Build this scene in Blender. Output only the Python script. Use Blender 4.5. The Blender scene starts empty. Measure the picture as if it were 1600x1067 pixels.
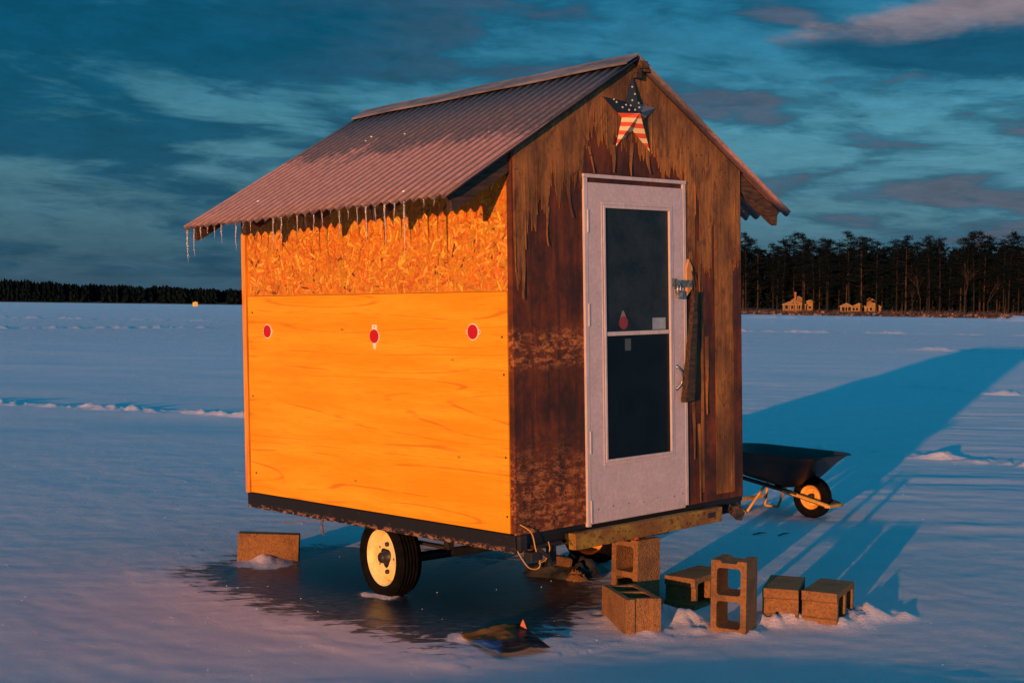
import bpy, math, random
import numpy as np
from mathutils import Vector, Matrix, geometry, noise as mnoise
R = math.radians
random.seed(7)
C = bpy.context.scene.collection

# ------------------------------------------------------------------ camera
CAM_H = 1.66
M = [[0.9999257406943608, 0.012186594964712518, 0.0],
     [0.00031558703748657476, -0.025894321024539473, 0.9996646360372562],
     [0.012182508019932798, -0.9995904016355119, -0.025896244061642155]]
cam = bpy.data.cameras.new('camera')
cam.sensor_width = 36
cam.lens = 2171.24 / 1600 * 36
cam.clip_start = 0.05
cam.clip_end = 9000
co = bpy.data.objects.new('camera', cam)
C.objects.link(co)
co.matrix_world = Matrix(((M[0][0], -M[0][1], -M[0][2], 0), (M[1][0], -M[1][1], -M[1][2], 0),
                          (M[2][0], -M[2][1], -M[2][2], CAM_H), (0, 0, 0, 1)))
bpy.context.scene.camera = co

# ------------------------------------------------------------------ node helper
class NT:
    def __init__(s, tree):
        s.t = tree
    def n(s, typ, props=None, **ins):
        nd = s.t.nodes.new(typ)
        for k, v in (props or {}).items():
            setattr(nd, k, v)
        for k, v in ins.items():
            key = int(k[1:]) if k[0] == 'i' and k[1:].isdigit() else k.replace('_', ' ')
            sock = nd.inputs[key]
            s.put(sock, v)
        return nd
    def put(s, sock, v):
        if isinstance(v, bpy.types.NodeSocket):
            s.t.links.new(v, sock)
        elif isinstance(v, bpy.types.Node):
            s.t.links.new(v.outputs[0], sock)
        elif isinstance(v, (tuple, list)) and len(v) == 3 and sock.type == 'RGBA':
            sock.default_value = (*v, 1)
        else:
            sock.default_value = v
    def math(s, op, a, b=0.0, c=0.0, clamp=False):
        nd = s.t.nodes.new('ShaderNodeMath'); nd.operation = op; nd.use_clamp = clamp
        s.put(nd.inputs[0], a); s.put(nd.inputs[1], b); s.put(nd.inputs[2], c)
        return nd.outputs[0]
    def mix(s, f, a, b, mode='MIX'):
        nd = s.t.nodes.new('ShaderNodeMix'); nd.data_type = 'RGBA'; nd.blend_type = mode
        s.put(nd.inputs[0], f); s.put(nd.inputs[6], a); s.put(nd.inputs[7], b)
        return nd.outputs[2]
    def ramp(s, f, pts, interp='LINEAR'):
        nd = s.t.nodes.new('ShaderNodeValToRGB'); cr = nd.color_ramp; cr.interpolation = interp
        while len(cr.elements) > 1: cr.elements.remove(cr.elements[0])
        for i, (p, c) in enumerate(pts):
            e = cr.elements[0] if i == 0 else cr.elements.new(p)
            e.position = p
            if not isinstance(c, (tuple, list)): c = (c, c, c)
            e.color = (*c, 1)
        s.put(nd.inputs[0], f)
        return nd.outputs[0]
    def mapping(s, vec, scale=(1, 1, 1), rot=(0, 0, 0), loc=(0, 0, 0)):
        nd = s.t.nodes.new('ShaderNodeMapping')
        s.put(nd.inputs[0], vec); nd.inputs[1].default_value = loc
        nd.inputs[2].default_value = rot; nd.inputs[3].default_value = scale
        return nd.outputs[0]
    def noise(s, vec, scale=5, detail=4, rough=.55, dist=0.0):
        nd = s.t.nodes.new('ShaderNodeTexNoise')
        s.put(nd.inputs['Vector'], vec); nd.inputs['Scale'].default_value = scale
        nd.inputs['Detail'].default_value = detail; nd.inputs['Roughness'].default_value = rough
        nd.inputs['Distortion'].default_value = dist
        return nd.outputs[0]
    def sep(s, vec):
        nd = s.t.nodes.new('ShaderNodeSeparateXYZ'); s.put(nd.inputs[0], vec)
        return nd.outputs
    def comb(s, x, y, z):
        nd = s.t.nodes.new('ShaderNodeCombineXYZ')
        for i, v in enumerate((x, y, z)): s.put(nd.inputs[i], v)
        return nd.outputs[0]
    def sm(s, v, a, b):
        nd = s.t.nodes.new('ShaderNodeMapRange'); nd.interpolation_type = 'SMOOTHSTEP'
        s.put(nd.inputs[0], v); nd.inputs[1].default_value = a; nd.inputs[2].default_value = b
        return nd.outputs[0]
    def bump(s, h, strength=.3, dist=.01):
        nd = s.t.nodes.new('ShaderNodeBump'); nd.inputs['Strength'].default_value = strength
        nd.inputs['Distance'].default_value = dist; s.put(nd.inputs['Height'], h)
        return nd.outputs[0]

def mat(name, build=None, col=(.5, .5, .5), rough=.7, metal=0.0, **kw):
    m = bpy.data.materials.new(name); m.use_nodes = True
    t = NT(m.node_tree)
    b = m.node_tree.nodes['Principled BSDF']
    b.inputs['Base Color'].default_value = (*col, 1)
    b.inputs['Roughness'].default_value = rough
    b.inputs['Metallic'].default_value = metal
    for k, v in kw.items():
        b.inputs[k.replace('_', ' ')].default_value = v
    if build:
        co_ = t.n('ShaderNodeTexCoord').outputs['Object']
        r = build(t, co_)
        for k, v in r.items():
            t.put(b.inputs[k], v)
    return m

def mottled(name, c1, c2, scale=20, rough=.8, stretch=(1, 1, 1), bump=.3, bd=.004, lo=.35, hi=.65, **kw):
    def f(t, o):
        v = t.mapping(o, scale=stretch)
        n = t.noise(v, scale, 6, .6)
        n2 = t.noise(v, scale * 5, 3, .6)
        c = t.mix(t.sm(n, lo, hi), c1, c2)
        c = t.mix(.25, c, t.mix(1, c, t.ramp(n2, [(.3, .5), (.7, 1.4)]), 'MULTIPLY'))
        return {'Base Color': c, 'Normal': t.bump(t.math('ADD', n, t.math('MULTIPLY', n2, .4)), bump, bd)}
    return mat(name, f, rough=rough, **kw)

# ------------------------------------------------------------------ world and sun
SUN_AZ, SUN_EL = 22.4, 2.85
w = bpy.data.worlds.new('World'); bpy.context.scene.world = w; w.use_nodes = True
t = NT(w.node_tree)
bg = w.node_tree.nodes['Background']
sky = t.n('ShaderNodeTexSky'); sky.sky_type = 'NISHITA'; sky.sun_disc = False
sky.sun_elevation = R(SUN_EL); sky.sun_rotation = R(180 + SUN_AZ)
dirv = t.n('ShaderNodeTexCoord').outputs['Generated']
dx, dy, dz = t.sep(dirv)
# clear evening blue between the clouds
base0 = t.ramp(dz, [(0.0, (.045, .10, .165)), (.03, (.055, .125, .195)), (.07, (.085, .205, .285)), (.13, (.075, .255, .36)),
                   (.17, (.035, .19, .31)), (.24, (.010, .14, .27)), (.5, (.003, .24, .40)), (1, (.003, .27, .48))])
gx = t.math('ADD', .93, t.math('MULTIPLY', dx, .40))
base = t.mix(1.0, base0, t.comb(gx, gx, gx), 'MULTIPLY')
iz = t.math('DIVIDE', 1.0, t.math('ADD', t.math('MAXIMUM', dz, 0.0), .10))
px = t.math('MULTIPLY', dx, iz); py = t.math('MULTIPLY', dy, iz)
pv = t.comb(px, py, 0.0)
warp = t.noise(t.mapping(pv, (.8, .8, 1), loc=(3.1, 1.7, 0)), 1.6, 4, .55)
pv2 = t.comb(t.math('ADD', px, t.math('MULTIPLY', warp, .5)), t.math('ADD', py, t.math('MULTIPLY', warp, .6)), 0.0)
# near-horizontal bands: coordinates in azimuth (x) and elevation (z)
band = t.comb(t.math('ADD', dx, t.math('MULTIPLY', warp, .10)), t.math('MULTIPLY', dz, t.math('ADD', 1.0, t.math('MULTIPLY', dx, .25))), 0.0)
n1 = t.noise(t.mapping(band, (2.6, 15, 1), rot=(0, 0, R(-3)), loc=(.32, 2.15, 0)), 1.0, 5, .56, .35)
n2 = t.noise(t.mapping(band, (9.0, 42, 1), rot=(0, 0, R(-2)), loc=(7.4, 1.2, 0)), 1.0, 6, .62, .3)
n3 = t.noise(t.mapping(pv2, (1.4, 1.0, 1), loc=(2.0, 5.0, 0)), 1.4, 5, .55)
dens = t.math('ADD', t.math('MULTIPLY', n1, .56), t.math('ADD', t.math('MULTIPLY', n2, .28), t.math('MULTIPLY', n3, .16)))
dens = t.math('ADD', dens, t.math('MULTIPLY', dx, -.07))
dens = t.math('SUBTRACT', dens, t.math('MULTIPLY', t.math('SUBTRACT', 1.0, t.sm(dz, .05, .12)), .035))
dens = t.math('ADD', dens, t.math('MULTIPLY', t.math('MULTIPLY', t.sm(dz, .13, .19), t.math('SUBTRACT', 1.0, t.sm(dx, -.15, .15))), .05))
cov = t.sm(dens, .45, .545)
cloud_c = t.ramp(dz, [(0, (.022, .070, .125)), (.06, (.010, .058, .125)), (.13, (.001, .060, .130)), (.24, (.0005, .066, .138)), (.5, (.002, .16, .30)), (1, (.003, .22, .42))])
skyc = t.mix(t.math('MULTIPLY', cov, .92), base, cloud_c)
# warm lit rims of the clouds, mostly toward the right
edge = t.math('MULTIPLY', t.sm(dens, .50, .545), t.math('SUBTRACT', 1.0, t.sm(dens, .55, .62)))
edge = t.math('MULTIPLY', edge, t.math('MULTIPLY', t.sm(dx, -.25, .32), .5))
skyc = t.mix(edge, skyc, (.17, .14, .19))
cn = t.math('MULTIPLY', t.math('SUBTRACT', t.noise(t.mapping(band, (14, 34, 1), loc=(3, 3, 0)), 1.0, 6, .6), .5), 1.8)
bx_ = t.math('DIVIDE', t.math('SUBTRACT', dx, .335), .15); bz_ = t.math('DIVIDE', t.math('SUBTRACT', dz, .182), .034)
blob = t.math('SUBTRACT', t.math('ADD', 1.0, cn), t.math('ADD', t.math('MULTIPLY', bx_, bx_), t.math('MULTIPLY', bz_, bz_)))
bm = t.sm(blob, .0, .55)
topl = t.sm(t.math('ADD', bz_, t.math('MULTIPLY', cn, .6)), .0, .55)
bc = t.mix(topl, (.004, .062, .135), (.26, .19, .22))
skyc = t.mix(t.math('MULTIPLY', bm, .9), skyc, bc)
fine = t.ramp(t.noise(t.mapping(band, (24, 75, 1)), 1.0, 6, .72), [(.3, .80), (.7, 1.20)])
skyc = t.mix(1.0, skyc, fine, 'MULTIPLY')
nis = t.mix(1.0, sky.outputs[0], (.02, .15, .20), 'MULTIPLY')
b2 = t.n('ShaderNodeBackground', Color=nis, Strength=.05)
t.put(bg.inputs['Color'], skyc)
bg.inputs['Strength'].default_value = .95
add = t.n('ShaderNodeAddShader')
t.put(add.inputs[0], bg.outputs[0]); t.put(add.inputs[1], b2.outputs[0])
t.put(w.node_tree.nodes['World Output'].inputs['Surface'], add.outputs[0])

sl = bpy.data.lights.new('sun', 'SUN'); sl.energy = 5.0; sl.angle = R(.5); sl.color = (1.0, .43, .19)
so = bpy.data.objects.new('sun', sl); C.objects.link(so)
a_, e_ = R(SUN_AZ), R(SUN_EL)
so.rotation_euler = Vector((math.sin(a_) * math.cos(e_), math.cos(a_) * math.cos(e_), -math.sin(e_))).to_track_quat('-Z', 'Y').to_euler()

vs = bpy.context.scene.view_settings
vs.view_transform = 'Standard'; vs.look = 'None'; vs.exposure = 0.0; vs.gamma = 1.0; vs.use_curve_mapping = False
cy = bpy.context.scene.cycles
cy.max_bounces = 8; cy.diffuse_bounces = 3; cy.glossy_bounces = 3; cy.transmission_bounces = 6

# ------------------------------------------------------------------ mesh helpers
class MB:
    def __init__(s):
        s.v = []; s.f = []; s.sm = []; s.col = []; s.usecol = False
    def add(s, vs_, fs, smooth=False, col=(1, 1, 1), T=None):
        k = len(s.v)
        for p in vs_:
            p = Vector(p)
            s.v.append(tuple(T @ p if T is not None else p))
            s.col.append(col)
        for f in fs:
            s.f.append(tuple(i + k for i in f)); s.sm.append(smooth)
    def box(s, x0, x1, y0, y1, z0, z1, T=None, col=(1, 1, 1)):
        vs_ = [(x, y, z) for z in (z0, z1) for y in (y0, y1) for x in (x0, x1)]
        s.add(vs_, [(0, 2, 3, 1), (4, 5, 7, 6), (0, 1, 5, 4), (1, 3, 7, 5), (3, 2, 6, 7), (2, 0, 4, 6)], T=T, col=col)
    def tube(s, pts, r, n=8, cap=True, smooth=True, T=None, col=(1, 1, 1)):
        pts = [Vector(p) for p in pts]
        rs = r if isinstance(r, (list, tuple)) else [r] * len(pts)
        vs_ = []; fs = []
        for i, p in enumerate(pts):
            d = (pts[min(i + 1, len(pts) - 1)] - pts[max(i - 1, 0)]).normalized()
            up = Vector((0, 0, 1)) if abs(d.z) < .9 else Vector((1, 0, 0))
            a = d.cross(up).normalized(); b = a.cross(d)
            for k in range(n):
                an = 2 * math.pi * k / n
                vs_.append(p + (a * math.cos(an) + b * math.sin(an)) * rs[i])
        for i in range(len(pts) - 1):
            for k in range(n):
                k2 = (k + 1) % n
                fs.append((i * n + k, (i + 1) * n + k, (i + 1) * n + k2, i * n + k2))
        s.add(vs_, fs, smooth, T=T, col=col)
        if cap:
            s.add(vs_[:n], [tuple(range(n))], False, T=T, col=col)
            s.add(vs_[-n:], [tuple(range(n))[::-1]], False, T=T, col=col)
    def lathe(s, prof, n=48, smooth=True, T=None, closed=False, col=(1, 1, 1)):
        # profile (r, h) about local X axis (h along X)
        vs_ = []; fs = []
        for r, h in prof:
            for k in range(n):
                an = 2 * math.pi * k / n
                vs_.append((h, r * math.cos(an), r * math.sin(an)))
        m = len(prof)
        for i in range(m if closed else m - 1):
            j = (i + 1) % m
            for k in range(n):
                k2 = (k + 1) % n
                fs.append((i * n + k, i * n + k2, j * n + k2, j * n + k))
        s.add(vs_, fs, smooth, T=T, col=col)
    def plate(s, loops, h0, h1, T=None, col=(1, 1, 1)):
        # polygon with holes in XY extruded over Z h0..h1
        L3 = [[Vector((p[0], p[1], 0)) for p in l] for l in loops]
        flat = [p for l in L3 for p in l]
        tris = geometry.tessellate_polygon(L3)
        n = len(flat)
        vs_ = [(p.x, p.y, h0) for p in flat] + [(p.x, p.y, h1) for p in flat]
        fs = []
        for a, b, c in tris:
            ar = (flat[b] - flat[a]).cross(flat[c] - flat[a]).z
            if ar < 0: b, c = c, b
            fs.append((a, c, b)); fs.append((a + n, b + n, c + n))
        k = 0
        for li, l in enumerate(L3):
            m = len(l)
            area = sum(l[i].x * l[(i + 1) % m].y - l[(i + 1) % m].x * l[i].y for i in range(m))
            ccw = (area > 0) == (li == 0)
            for i in range(m):
                a, b = k + i, k + (i + 1) % m
                fs.append((a, b, b + n, a + n) if ccw else (b, a, a + n, b + n))
            k += m
        s.add(vs_, fs, T=T, col=col)
    def build(s, name, m, parent=None, bevel=0.0, colors=False):
        me = bpy.data.meshes.new(name)
        me.from_pydata(s.v, [], s.f)
        me.polygons.foreach_set('use_smooth', s.sm)
        me.update()
        if colors:
            at = me.color_attributes.new('tone', 'FLOAT_COLOR', 'POINT')
            arr = np.ones((len(s.v), 4), dtype=np.float32); arr[:, :3] = np.array(s.col)
            at.data.foreach_set('color', arr.ravel())
        o = bpy.data.objects.new(name, me); C.objects.link(o)
        if m: me.materials.append(m)
        if parent is not None: o.parent = parent
        if bevel:
            bv = o.modifiers.new('bevel', 'BEVEL'); bv.width = bevel; bv.segments = 2; bv.limit_method = 'ANGLE'
        return o

def tag(o, label, cat, group=None, kind=None):
    if label: o['label'] = label
    if cat: o['category'] = cat
    if group: o['group'] = group
    if kind: o['kind'] = kind
    return o
def empty(name, loc=(0, 0, 0), rz=0.0, mw=None):
    o = bpy.data.objects.new(name, None); C.objects.link(o); o.empty_display_size = .1
    if mw is not None: o.matrix_world = mw
    else: o.location = loc; o.rotation_euler = (0, 0, rz)
    return o
def circle(r, n, cx=0, cy=0, ph=0):
    return [(cx + r * math.cos(2 * math.pi * k / n + ph), cy + r * math.sin(2 * math.pi * k / n + ph)) for k in range(n)]
def rrect(x0, x1, y0, y1, r, n=4):
    pts = []
    for cx_, cy_, a0 in ((x1 - r, y0 + r, -90), (x1 - r, y1 - r, 0), (x0 + r, y1 - r, 90), (x0 + r, y0 + r, 180)):
        for i in range(n + 1):
            a = R(a0 + 90 * i / n); pts.append((cx_ + r * math.cos(a), cy_ + r * math.sin(a)))
    return pts

# ------------------------------------------------------------------ snow-covered lake
def vnoise(x, y, seed):
    rs = np.random.RandomState(seed); T_ = rs.rand(256, 256)
    xi = np.floor(x).astype(int); yi = np.floor(y).astype(int)
    fx = x - xi; fy = y - yi
    fx = fx * fx * fx * (fx * (fx * 6 - 15) + 10); fy = fy * fy * fy * (fy * (fy * 6 - 15) + 10)
    g = lambda a, b: T_[a % 256, b % 256]
    return (g(xi, yi) * (1 - fx) + g(xi + 1, yi) * fx) * (1 - fy) + (g(xi, yi + 1) * (1 - fx) + g(xi + 1, yi + 1) * fx) * fy - .5
def fbm(x, y, seed, o=4, g=.5):
    s = 0; a = 1
    for i in range(o):
        s = s + a * vnoise(x * 2 ** i + 17 * i, y * 2 ** i + 31 * i, seed + i); a *= g
    return s
K = CAM_H / 1.64
ICE = np.array([(-2.04, 8.4), (-1.68, 7.82), (-1.27, 7.34), (-0.9, 7.07), (-0.58, 6.78), (-0.31, 6.56), (-0.2, 6.76), (0.21, 6.88),
                (0.51, 7.18), (0.62, 7.86), (0.5, 8.83), (-0.35, 9.24), (-1.03, 9.44), (-1.5, 9.35), (-1.81, 8.95)]) * K
TRACKS = [([(-14, 23.4), (-8.0, 21.75), (-3.9, 20.1), (0, 18.2), (2.72, 16.6), (4.44, 15.84), (5.53, 14.93), (8, 13)], .15, .075, .8),
          ([(-70, 131), (-46, 125), (-26, 121)], .8, .17, .9), ([(-40, 74), (-28.8, 78.3), (-19.6, 87.6)], .5, .15, 1.2),
          ([(16.4, 100.5), (35.5, 96.3), (50, 93)], .6, .24, .9), ([(16.9, 58.3), (19.3, 53.0)], .5, .15, .9), ([(20, 56), (24, 52)], .5, .05, .9),
          ([(8.55, 29.4), (9.0, 28.7), (9.9, 27.4), (11.5, 24)], .25, .08, .9), ([(40, 240), (80, 235), (120, 190)], 3, .8, .9), ([(20, 175), (60, 168), (90, 150)], 1.5, .4, .9),
          ([(-80, 260), (-40, 250)], 1.5, .12, .6)]
MOUNDS = [(.80, 7.40, .10, .075), (.70, 7.02, .12, .02), (.66, 7.30, .18, .05), (1.0, 7.16, .16, .035), (1.35, 7.24, .12, .04), (1.60, 7.28, .10, .05), (1.9, 7.40, .10, .10), (1.78, 7.22, .10, .05),
          (2.06, 7.46, .09, .035), (2.12, 7.38, .05, .03), (1.24, 7.02, .06, .03), (1.12, 7.01, .05, .03), (-1.54, 8.79, .09, .055), (-1.50, 8.66, .14, .015), (-.68, 7.74, .08, .022), (-.78, 7.80, .06, .018), (.93, 7.30, .10, .05),
          (1.45, 7.24, .08, .045), (-.23, 6.83, .05, .03)]
def seg_d(x, y, poly):
    best = np.full(x.shape, 1e9)
    for (x0, y0), (x1, y1) in zip(poly[:-1], poly[1:]):
        dx_, dy_ = x1 - x0, y1 - y0
        tt = np.clip(((x - x0) * dx_ + (y - y0) * dy_) / (dx_ ** 2 + dy_ ** 2), 0, 1)
        best = np.minimum(best, np.hypot(x - x0 - tt * dx_, y - y0 - tt * dy_))
    return best
def inside(x, y, P):
    r = np.zeros(x.shape, bool); j = len(P) - 1
    for i in range(len(P)):
        c = ((P[i][1] > y) != (P[j][1] > y)) & (x < (P[j][0] - P[i][0]) * (y - P[i][1]) / (P[j][1] - P[i][1] + 1e-9) + P[i][0])
        r ^= c; j = i
    return r
def ice_field(x, y):
    d = seg_d(x, y, [tuple(p) for p in ICE] + [tuple(ICE[0])])
    return np.where(inside(x, y, ICE), d, -d)
def ground_h(x, y):
    d = np.hypot(x, y)
    near = np.clip(1 - (d - 40) / 200, 0, 1)
    z = .035 * fbm(x / 4.5 + 3, y / 3.2, 5, 2) * near
    z += .25 * fbm(x / 40, y / 25, 9, 2) * np.clip(d / 60 - .4, 0, 1) * .25
    rip = np.clip((x - .4) / 3, 0, 1) * np.clip((d - 8) / 5, 0, 1) * np.clip(1 - (d - 20) / 40, 0, 1)
    z += (.002 + .014 * rip) * fbm(x / 1.3 + y * .12, y / .38, 21, 3, .45) * np.clip(1 - (d - 40) / 60, 0, 1)
    wd = np.clip((d - 6) / 5, 0, 1) * np.clip(1 - (d - 30) / 60, 0, 1)
    z += .0035 * wd * fbm(x / .9, y / .5, 41, 3, .5)
    z += .0035 * fbm(x / .16, y / .13, 33, 2) * np.clip(1 - (d - 12) / 14, 0, 1)
    z += .075 * np.exp(-(((x - .9) / 2.2) ** 2 + ((y - 5.2) / .85) ** 2)) - .012 * np.exp(-(((x + 1.6) / 1.2) ** 2 + ((y - 6.0) / .6) ** 2))  # first term: unseen ridge below the view, added to shade the foreground snow
    ic = ice_field(x, y)
    flat = np.clip((ic + .35) / .5, 0, 1)
    z = z * (1 - flat)
    # thin crusts and drift edges around the ice
    crust = np.clip(fbm(x / .28, y / .12, 61, 4, .6) * 3.0 - .2, 0, 1)
    z += np.where((ic > -.30) & (ic < .28), .0035 * crust, 0)
    for poly, wd_, h, dn in TRACKS:
        P = [(a * K, b * K) for a, b in poly]
        dd = seg_d(x, y, P)
        m = np.exp(-(dd / wd_) ** 2)
        sc = max(wd_ * .9, .18)
        lump = np.clip(fbm(x / (sc * 2.0), y / (sc * .8), 77, 4, .6) * 1.8 + .35 * dn, 0, 1.2)
        z = z + h * m * lump
    for mx, my, r, h in MOUNDS:
        q = ((x - mx * K) ** 2 + (y - my * K) ** 2) / r ** 2
        z = z + h * .72 * np.exp(-q) * (1 + 1.1 * fbm(x / .07, y / .07, 91, 3))
    return z
def make_ground():
    radii = [.4]
    while radii[-1] < 6000:
        r = radii[-1]
        if r < 4: q = 1.05
        elif r < 34: q = 1.0045
        elif r < 160: q = 1.008
        elif r < 500: q = 1.02
        else: q = 1.12
        radii.append(r * q)
    radii = np.array(radii)
    front = np.linspace(-27, 27, 760)
    rest = np.linspace(27, 333, 62)[1:-1]
    ang = np.radians(np.concatenate([front, rest]))
    A, Rr = np.meshgrid(ang, radii)
    X = np.sin(A) * Rr; Y = np.cos(A) * Rr
    Z = ground_h(X, Y)
    fade = np.clip(1 - np.maximum(np.degrees(np.abs(np.where(A > np.pi, A - 2 * np.pi, A))) - 26, 0) / 10, 0, 1)
    Z = Z * fade
    nr, na = X.shape
    V = np.stack([X.ravel(), Y.ravel(), Z.ravel()], 1)
    V = np.vstack([V, [[0, 0, 0]]])
    i = np.arange(nr - 1)[:, None] * na; j = np.arange(na)[None]; j2 = (j + 1) % na
    F = np.stack([(i + j), (i + j2), (i + na + j2), (i + na + j)], -1).reshape(-1, 4)[:, ::-1]
    tri = [(len(V) - 1, int(k), int((k + 1) % na)) for k in range(na)]
    me = bpy.data.meshes.new('snow_ground')
    nq = len(F); nt = len(tri)
    me.vertices.add(len(V)); me.vertices.foreach_set('co', V.ravel())
    loops = np.concatenate([F.ravel(), np.array(tri)[:, ::-1].ravel()])
    me.loops.add(len(loops)); me.loops.foreach_set('vertex_index', loops)
    me.polygons.add(nq + nt)
    st = np.concatenate([np.arange(nq) * 4, nq * 4 + np.arange(nt) * 3])
    me.polygons.foreach_set('loop_start', st)
    me.polygons.foreach_set('loop_total', np.concatenate([np.full(nq, 4), np.full(nt, 3)]))
    me.polygons.foreach_set('use_smooth', np.ones(nq + nt, bool))
    me.update(calc_edges=True); me.validate()
    ic = ice_field(V[:, 0], V[:, 1])
    for mx, my, r, h in MOUNDS:
        if h > .012: ic = ic - 1.2 * np.exp(-((V[:, 0] - mx * K) ** 2 + (V[:, 1] - my * K) ** 2) / (r * 1.1) ** 2)
    at = me.attributes.new('ice', 'FLOAT', 'POINT'); at.data.foreach_set('value', ic.astype(np.float32))
    return me
def snow_mat(name, ice=True):
    def f(t, o):
        fine = t.noise(o, 55, 5, .75)
        mid = t.noise(t.mapping(o, (1, 1.6, 1)), 9, 4, .6)
        snow = t.ramp(t.noise(o, 2.5, 4, .6), [(.3, (.88, .79, .85)), (.7, (.95, .86, .91))])
        ln = t.n('ShaderNodeVectorMath', {'operation': 'LENGTH'}); t.put(ln.inputs[0], o)
        farw = t.sm(ln.outputs['Value'], 14.0, 90.0)
        fardrift = t.math('MULTIPLY', t.noise(o, .8, 8, .72), t.math('MULTIPLY', farw, .45))
        bh = t.math('ADD', t.math('ADD', t.math('MULTIPLY', fine, .030), t.math('MULTIPLY', mid, .022)), fardrift)
        if not ice:
            return {'Base Color': snow, 'Roughness': .75, 'Normal': t.bump(bh, 1.0, 1.0)}
        at = t.n('ShaderNodeAttribute', {'attribute_name': 'ice'}).outputs['Fac']
        e1 = t.noise(t.mapping(o, (3.2, 9, 1), rot=(0, 0, R(-30))), 1.6, 8, .68, .5)
        e2 = t.noise(t.mapping(o, (7, 15, 1), rot=(0, 0, R(-20)), loc=(4, 2, 0)), 2.2, 6, .7)
        v = t.math('ADD', at, t.math('MULTIPLY', t.math('SUBTRACT', e1, .54), 1.15))
        v = t.math('ADD', v, t.math('MULTIPLY', t.math('SUBTRACT', e2, .5), .35))
        m = t.sm(v, -.02, .10)
        crust = t.math('MULTIPLY', t.sm(t.noise(t.mapping(o, (4, 13, 1), rot=(0, 0, R(-15))), 2.0, 7, .7), .58, .68), t.math('SUBTRACT', 1.0, t.sm(at, .15, .6)))
        m = t.math('MULTIPLY', m, t.math('SUBTRACT', 1.0, t.math('MULTIPLY', crust, .75)))
        icec = t.mix(t.sm(e2, .35, .7), (.015, .026, .034), (.14, .15, .16))
        strk = t.sm(t.noise(t.mapping(o, (2.5, 22, 1), rot=(0, 0, R(-8))), 2.4, 6, .7), .56, .66)
        icec = t.mix(t.math('MULTIPLY', strk, .55), icec, (.26, .26, .30))
        icec = t.mix(t.sm(at, .2, .95), icec, (.001, .006, .010))
        gl = t.math('SUBTRACT', 1.0, m)
        h = t.math('ADD', t.math('MULTIPLY', bh, t.math('ADD', gl, .02)), t.math('MULTIPLY', m, -.004))
        return {'Base Color': t.mix(m, snow, icec), 'Specular IOR Level': t.math('SUBTRACT', .5, t.math('MULTIPLY', m, .28)), 'Roughness': t.math('ADD', t.math('MULTIPLY', gl, .4), .34),
                'Normal': t.bump(h, 1.0, 1.0)}
    return mat(name, f, rough=.7)
snow_m = snow_mat('snow_and_ice')
snow_plain = snow_mat('snow_plain', False)
g = bpy.data.objects.new('snow_ground', make_ground()); C.objects.link(g)
g.data.materials.append(snow_m)
tag(g, 'wide snow covered frozen lake with a wet dark ice patch under the trailer', 'snow', kind='structure')

# ------------------------------------------------------------------ shack materials
def f_ply(t, o):
    x, y, z = t.sep(o)
    big = t.noise(t.comb(0.0, t.math('MULTIPLY', y, .22), t.math('MULTIPLY', z, 3.0)), 1.2, 1.6, .35, .0)
    ring = t.math('SINE', t.math('MULTIPLY', big, 80))
    line = t.sm(ring, .90, 1.0)
    mask = t.sm(t.noise(t.comb(0.0, t.math('MULTIPLY', y, .8), t.math('MULTIPLY', z, 5)), 2.5, 4, .6), .42, .58)
    fib = t.noise(t.comb(0.0, t.math('MULTIPLY', y, 2.2), t.math('MULTIPLY', z, 55)), 3, 5, .65)
    blot = t.noise(t.comb(0.0, t.math('MULTIPLY', y, .45), t.math('MULTIPLY', z, 5.0)), 2.0, 5, .55)
    c = t.mix(t.sm(blot, .35, .7), (.75, .305, .003), (.85, .40, .016))
    c = t.mix(t.math('MULTIPLY', t.math('MULTIPLY', line, mask), .62), c, (.48, .14, .003))
    c = t.mix(t.math('MULTIPLY', t.sm(fib, .46, .72), .50), c, (.58, .20, .01))
    # knots / small stains at the edges
    vor = t.n('ShaderNodeTexVoronoi', {'feature': 'F1'}, Scale=1.0)
    t.put(vor.inputs['Vector'], t.comb(0.0, t.math('MULTIPLY', y, 3.1), t.math('MULTIPLY', z, 7.3)))
    knot = t.math('SUBTRACT', 1.0, t.sm(vor.outputs['Distance'], .015, .07))
    c = t.mix(t.math('MULTIPLY', knot, .7), c, (.16, .05, .01))
    return {'Base Color': c, 'Roughness': .62, 'Specular IOR Level': .25, 'Normal': t.bump(t.math('ADD', fib, t.math('MULTIPLY', line, -.4)), .25, .002)}
ply_m = mat('plywood_panel', f_ply)
def f_flake(t, o):
    c = t.n('ShaderNodeAttribute', {'attribute_name': 'tone'}).outputs['Color']
    n = t.noise(o, 60, 3, .6)
    blot = t.noise(o, 3.0, 4, .6)
    c = t.mix(1.0, c, t.ramp(n, [(.3, .75), (.7, 1.15)]), 'MULTIPLY')
    c = t.mix(t.math('MULTIPLY', t.sm(blot, .5, .75), .35), c, (.45, .12, .01))
    return {'Base Color': c, 'Normal': t.bump(n, .4, .002)}
osb_m = mat('strand_board', f_flake, rough=.6)
trim_m = mottled('pine_trim', (.62, .22, .02), (.78, .34, .03), 8, .65, (4, 4, .5), .2)
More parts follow.
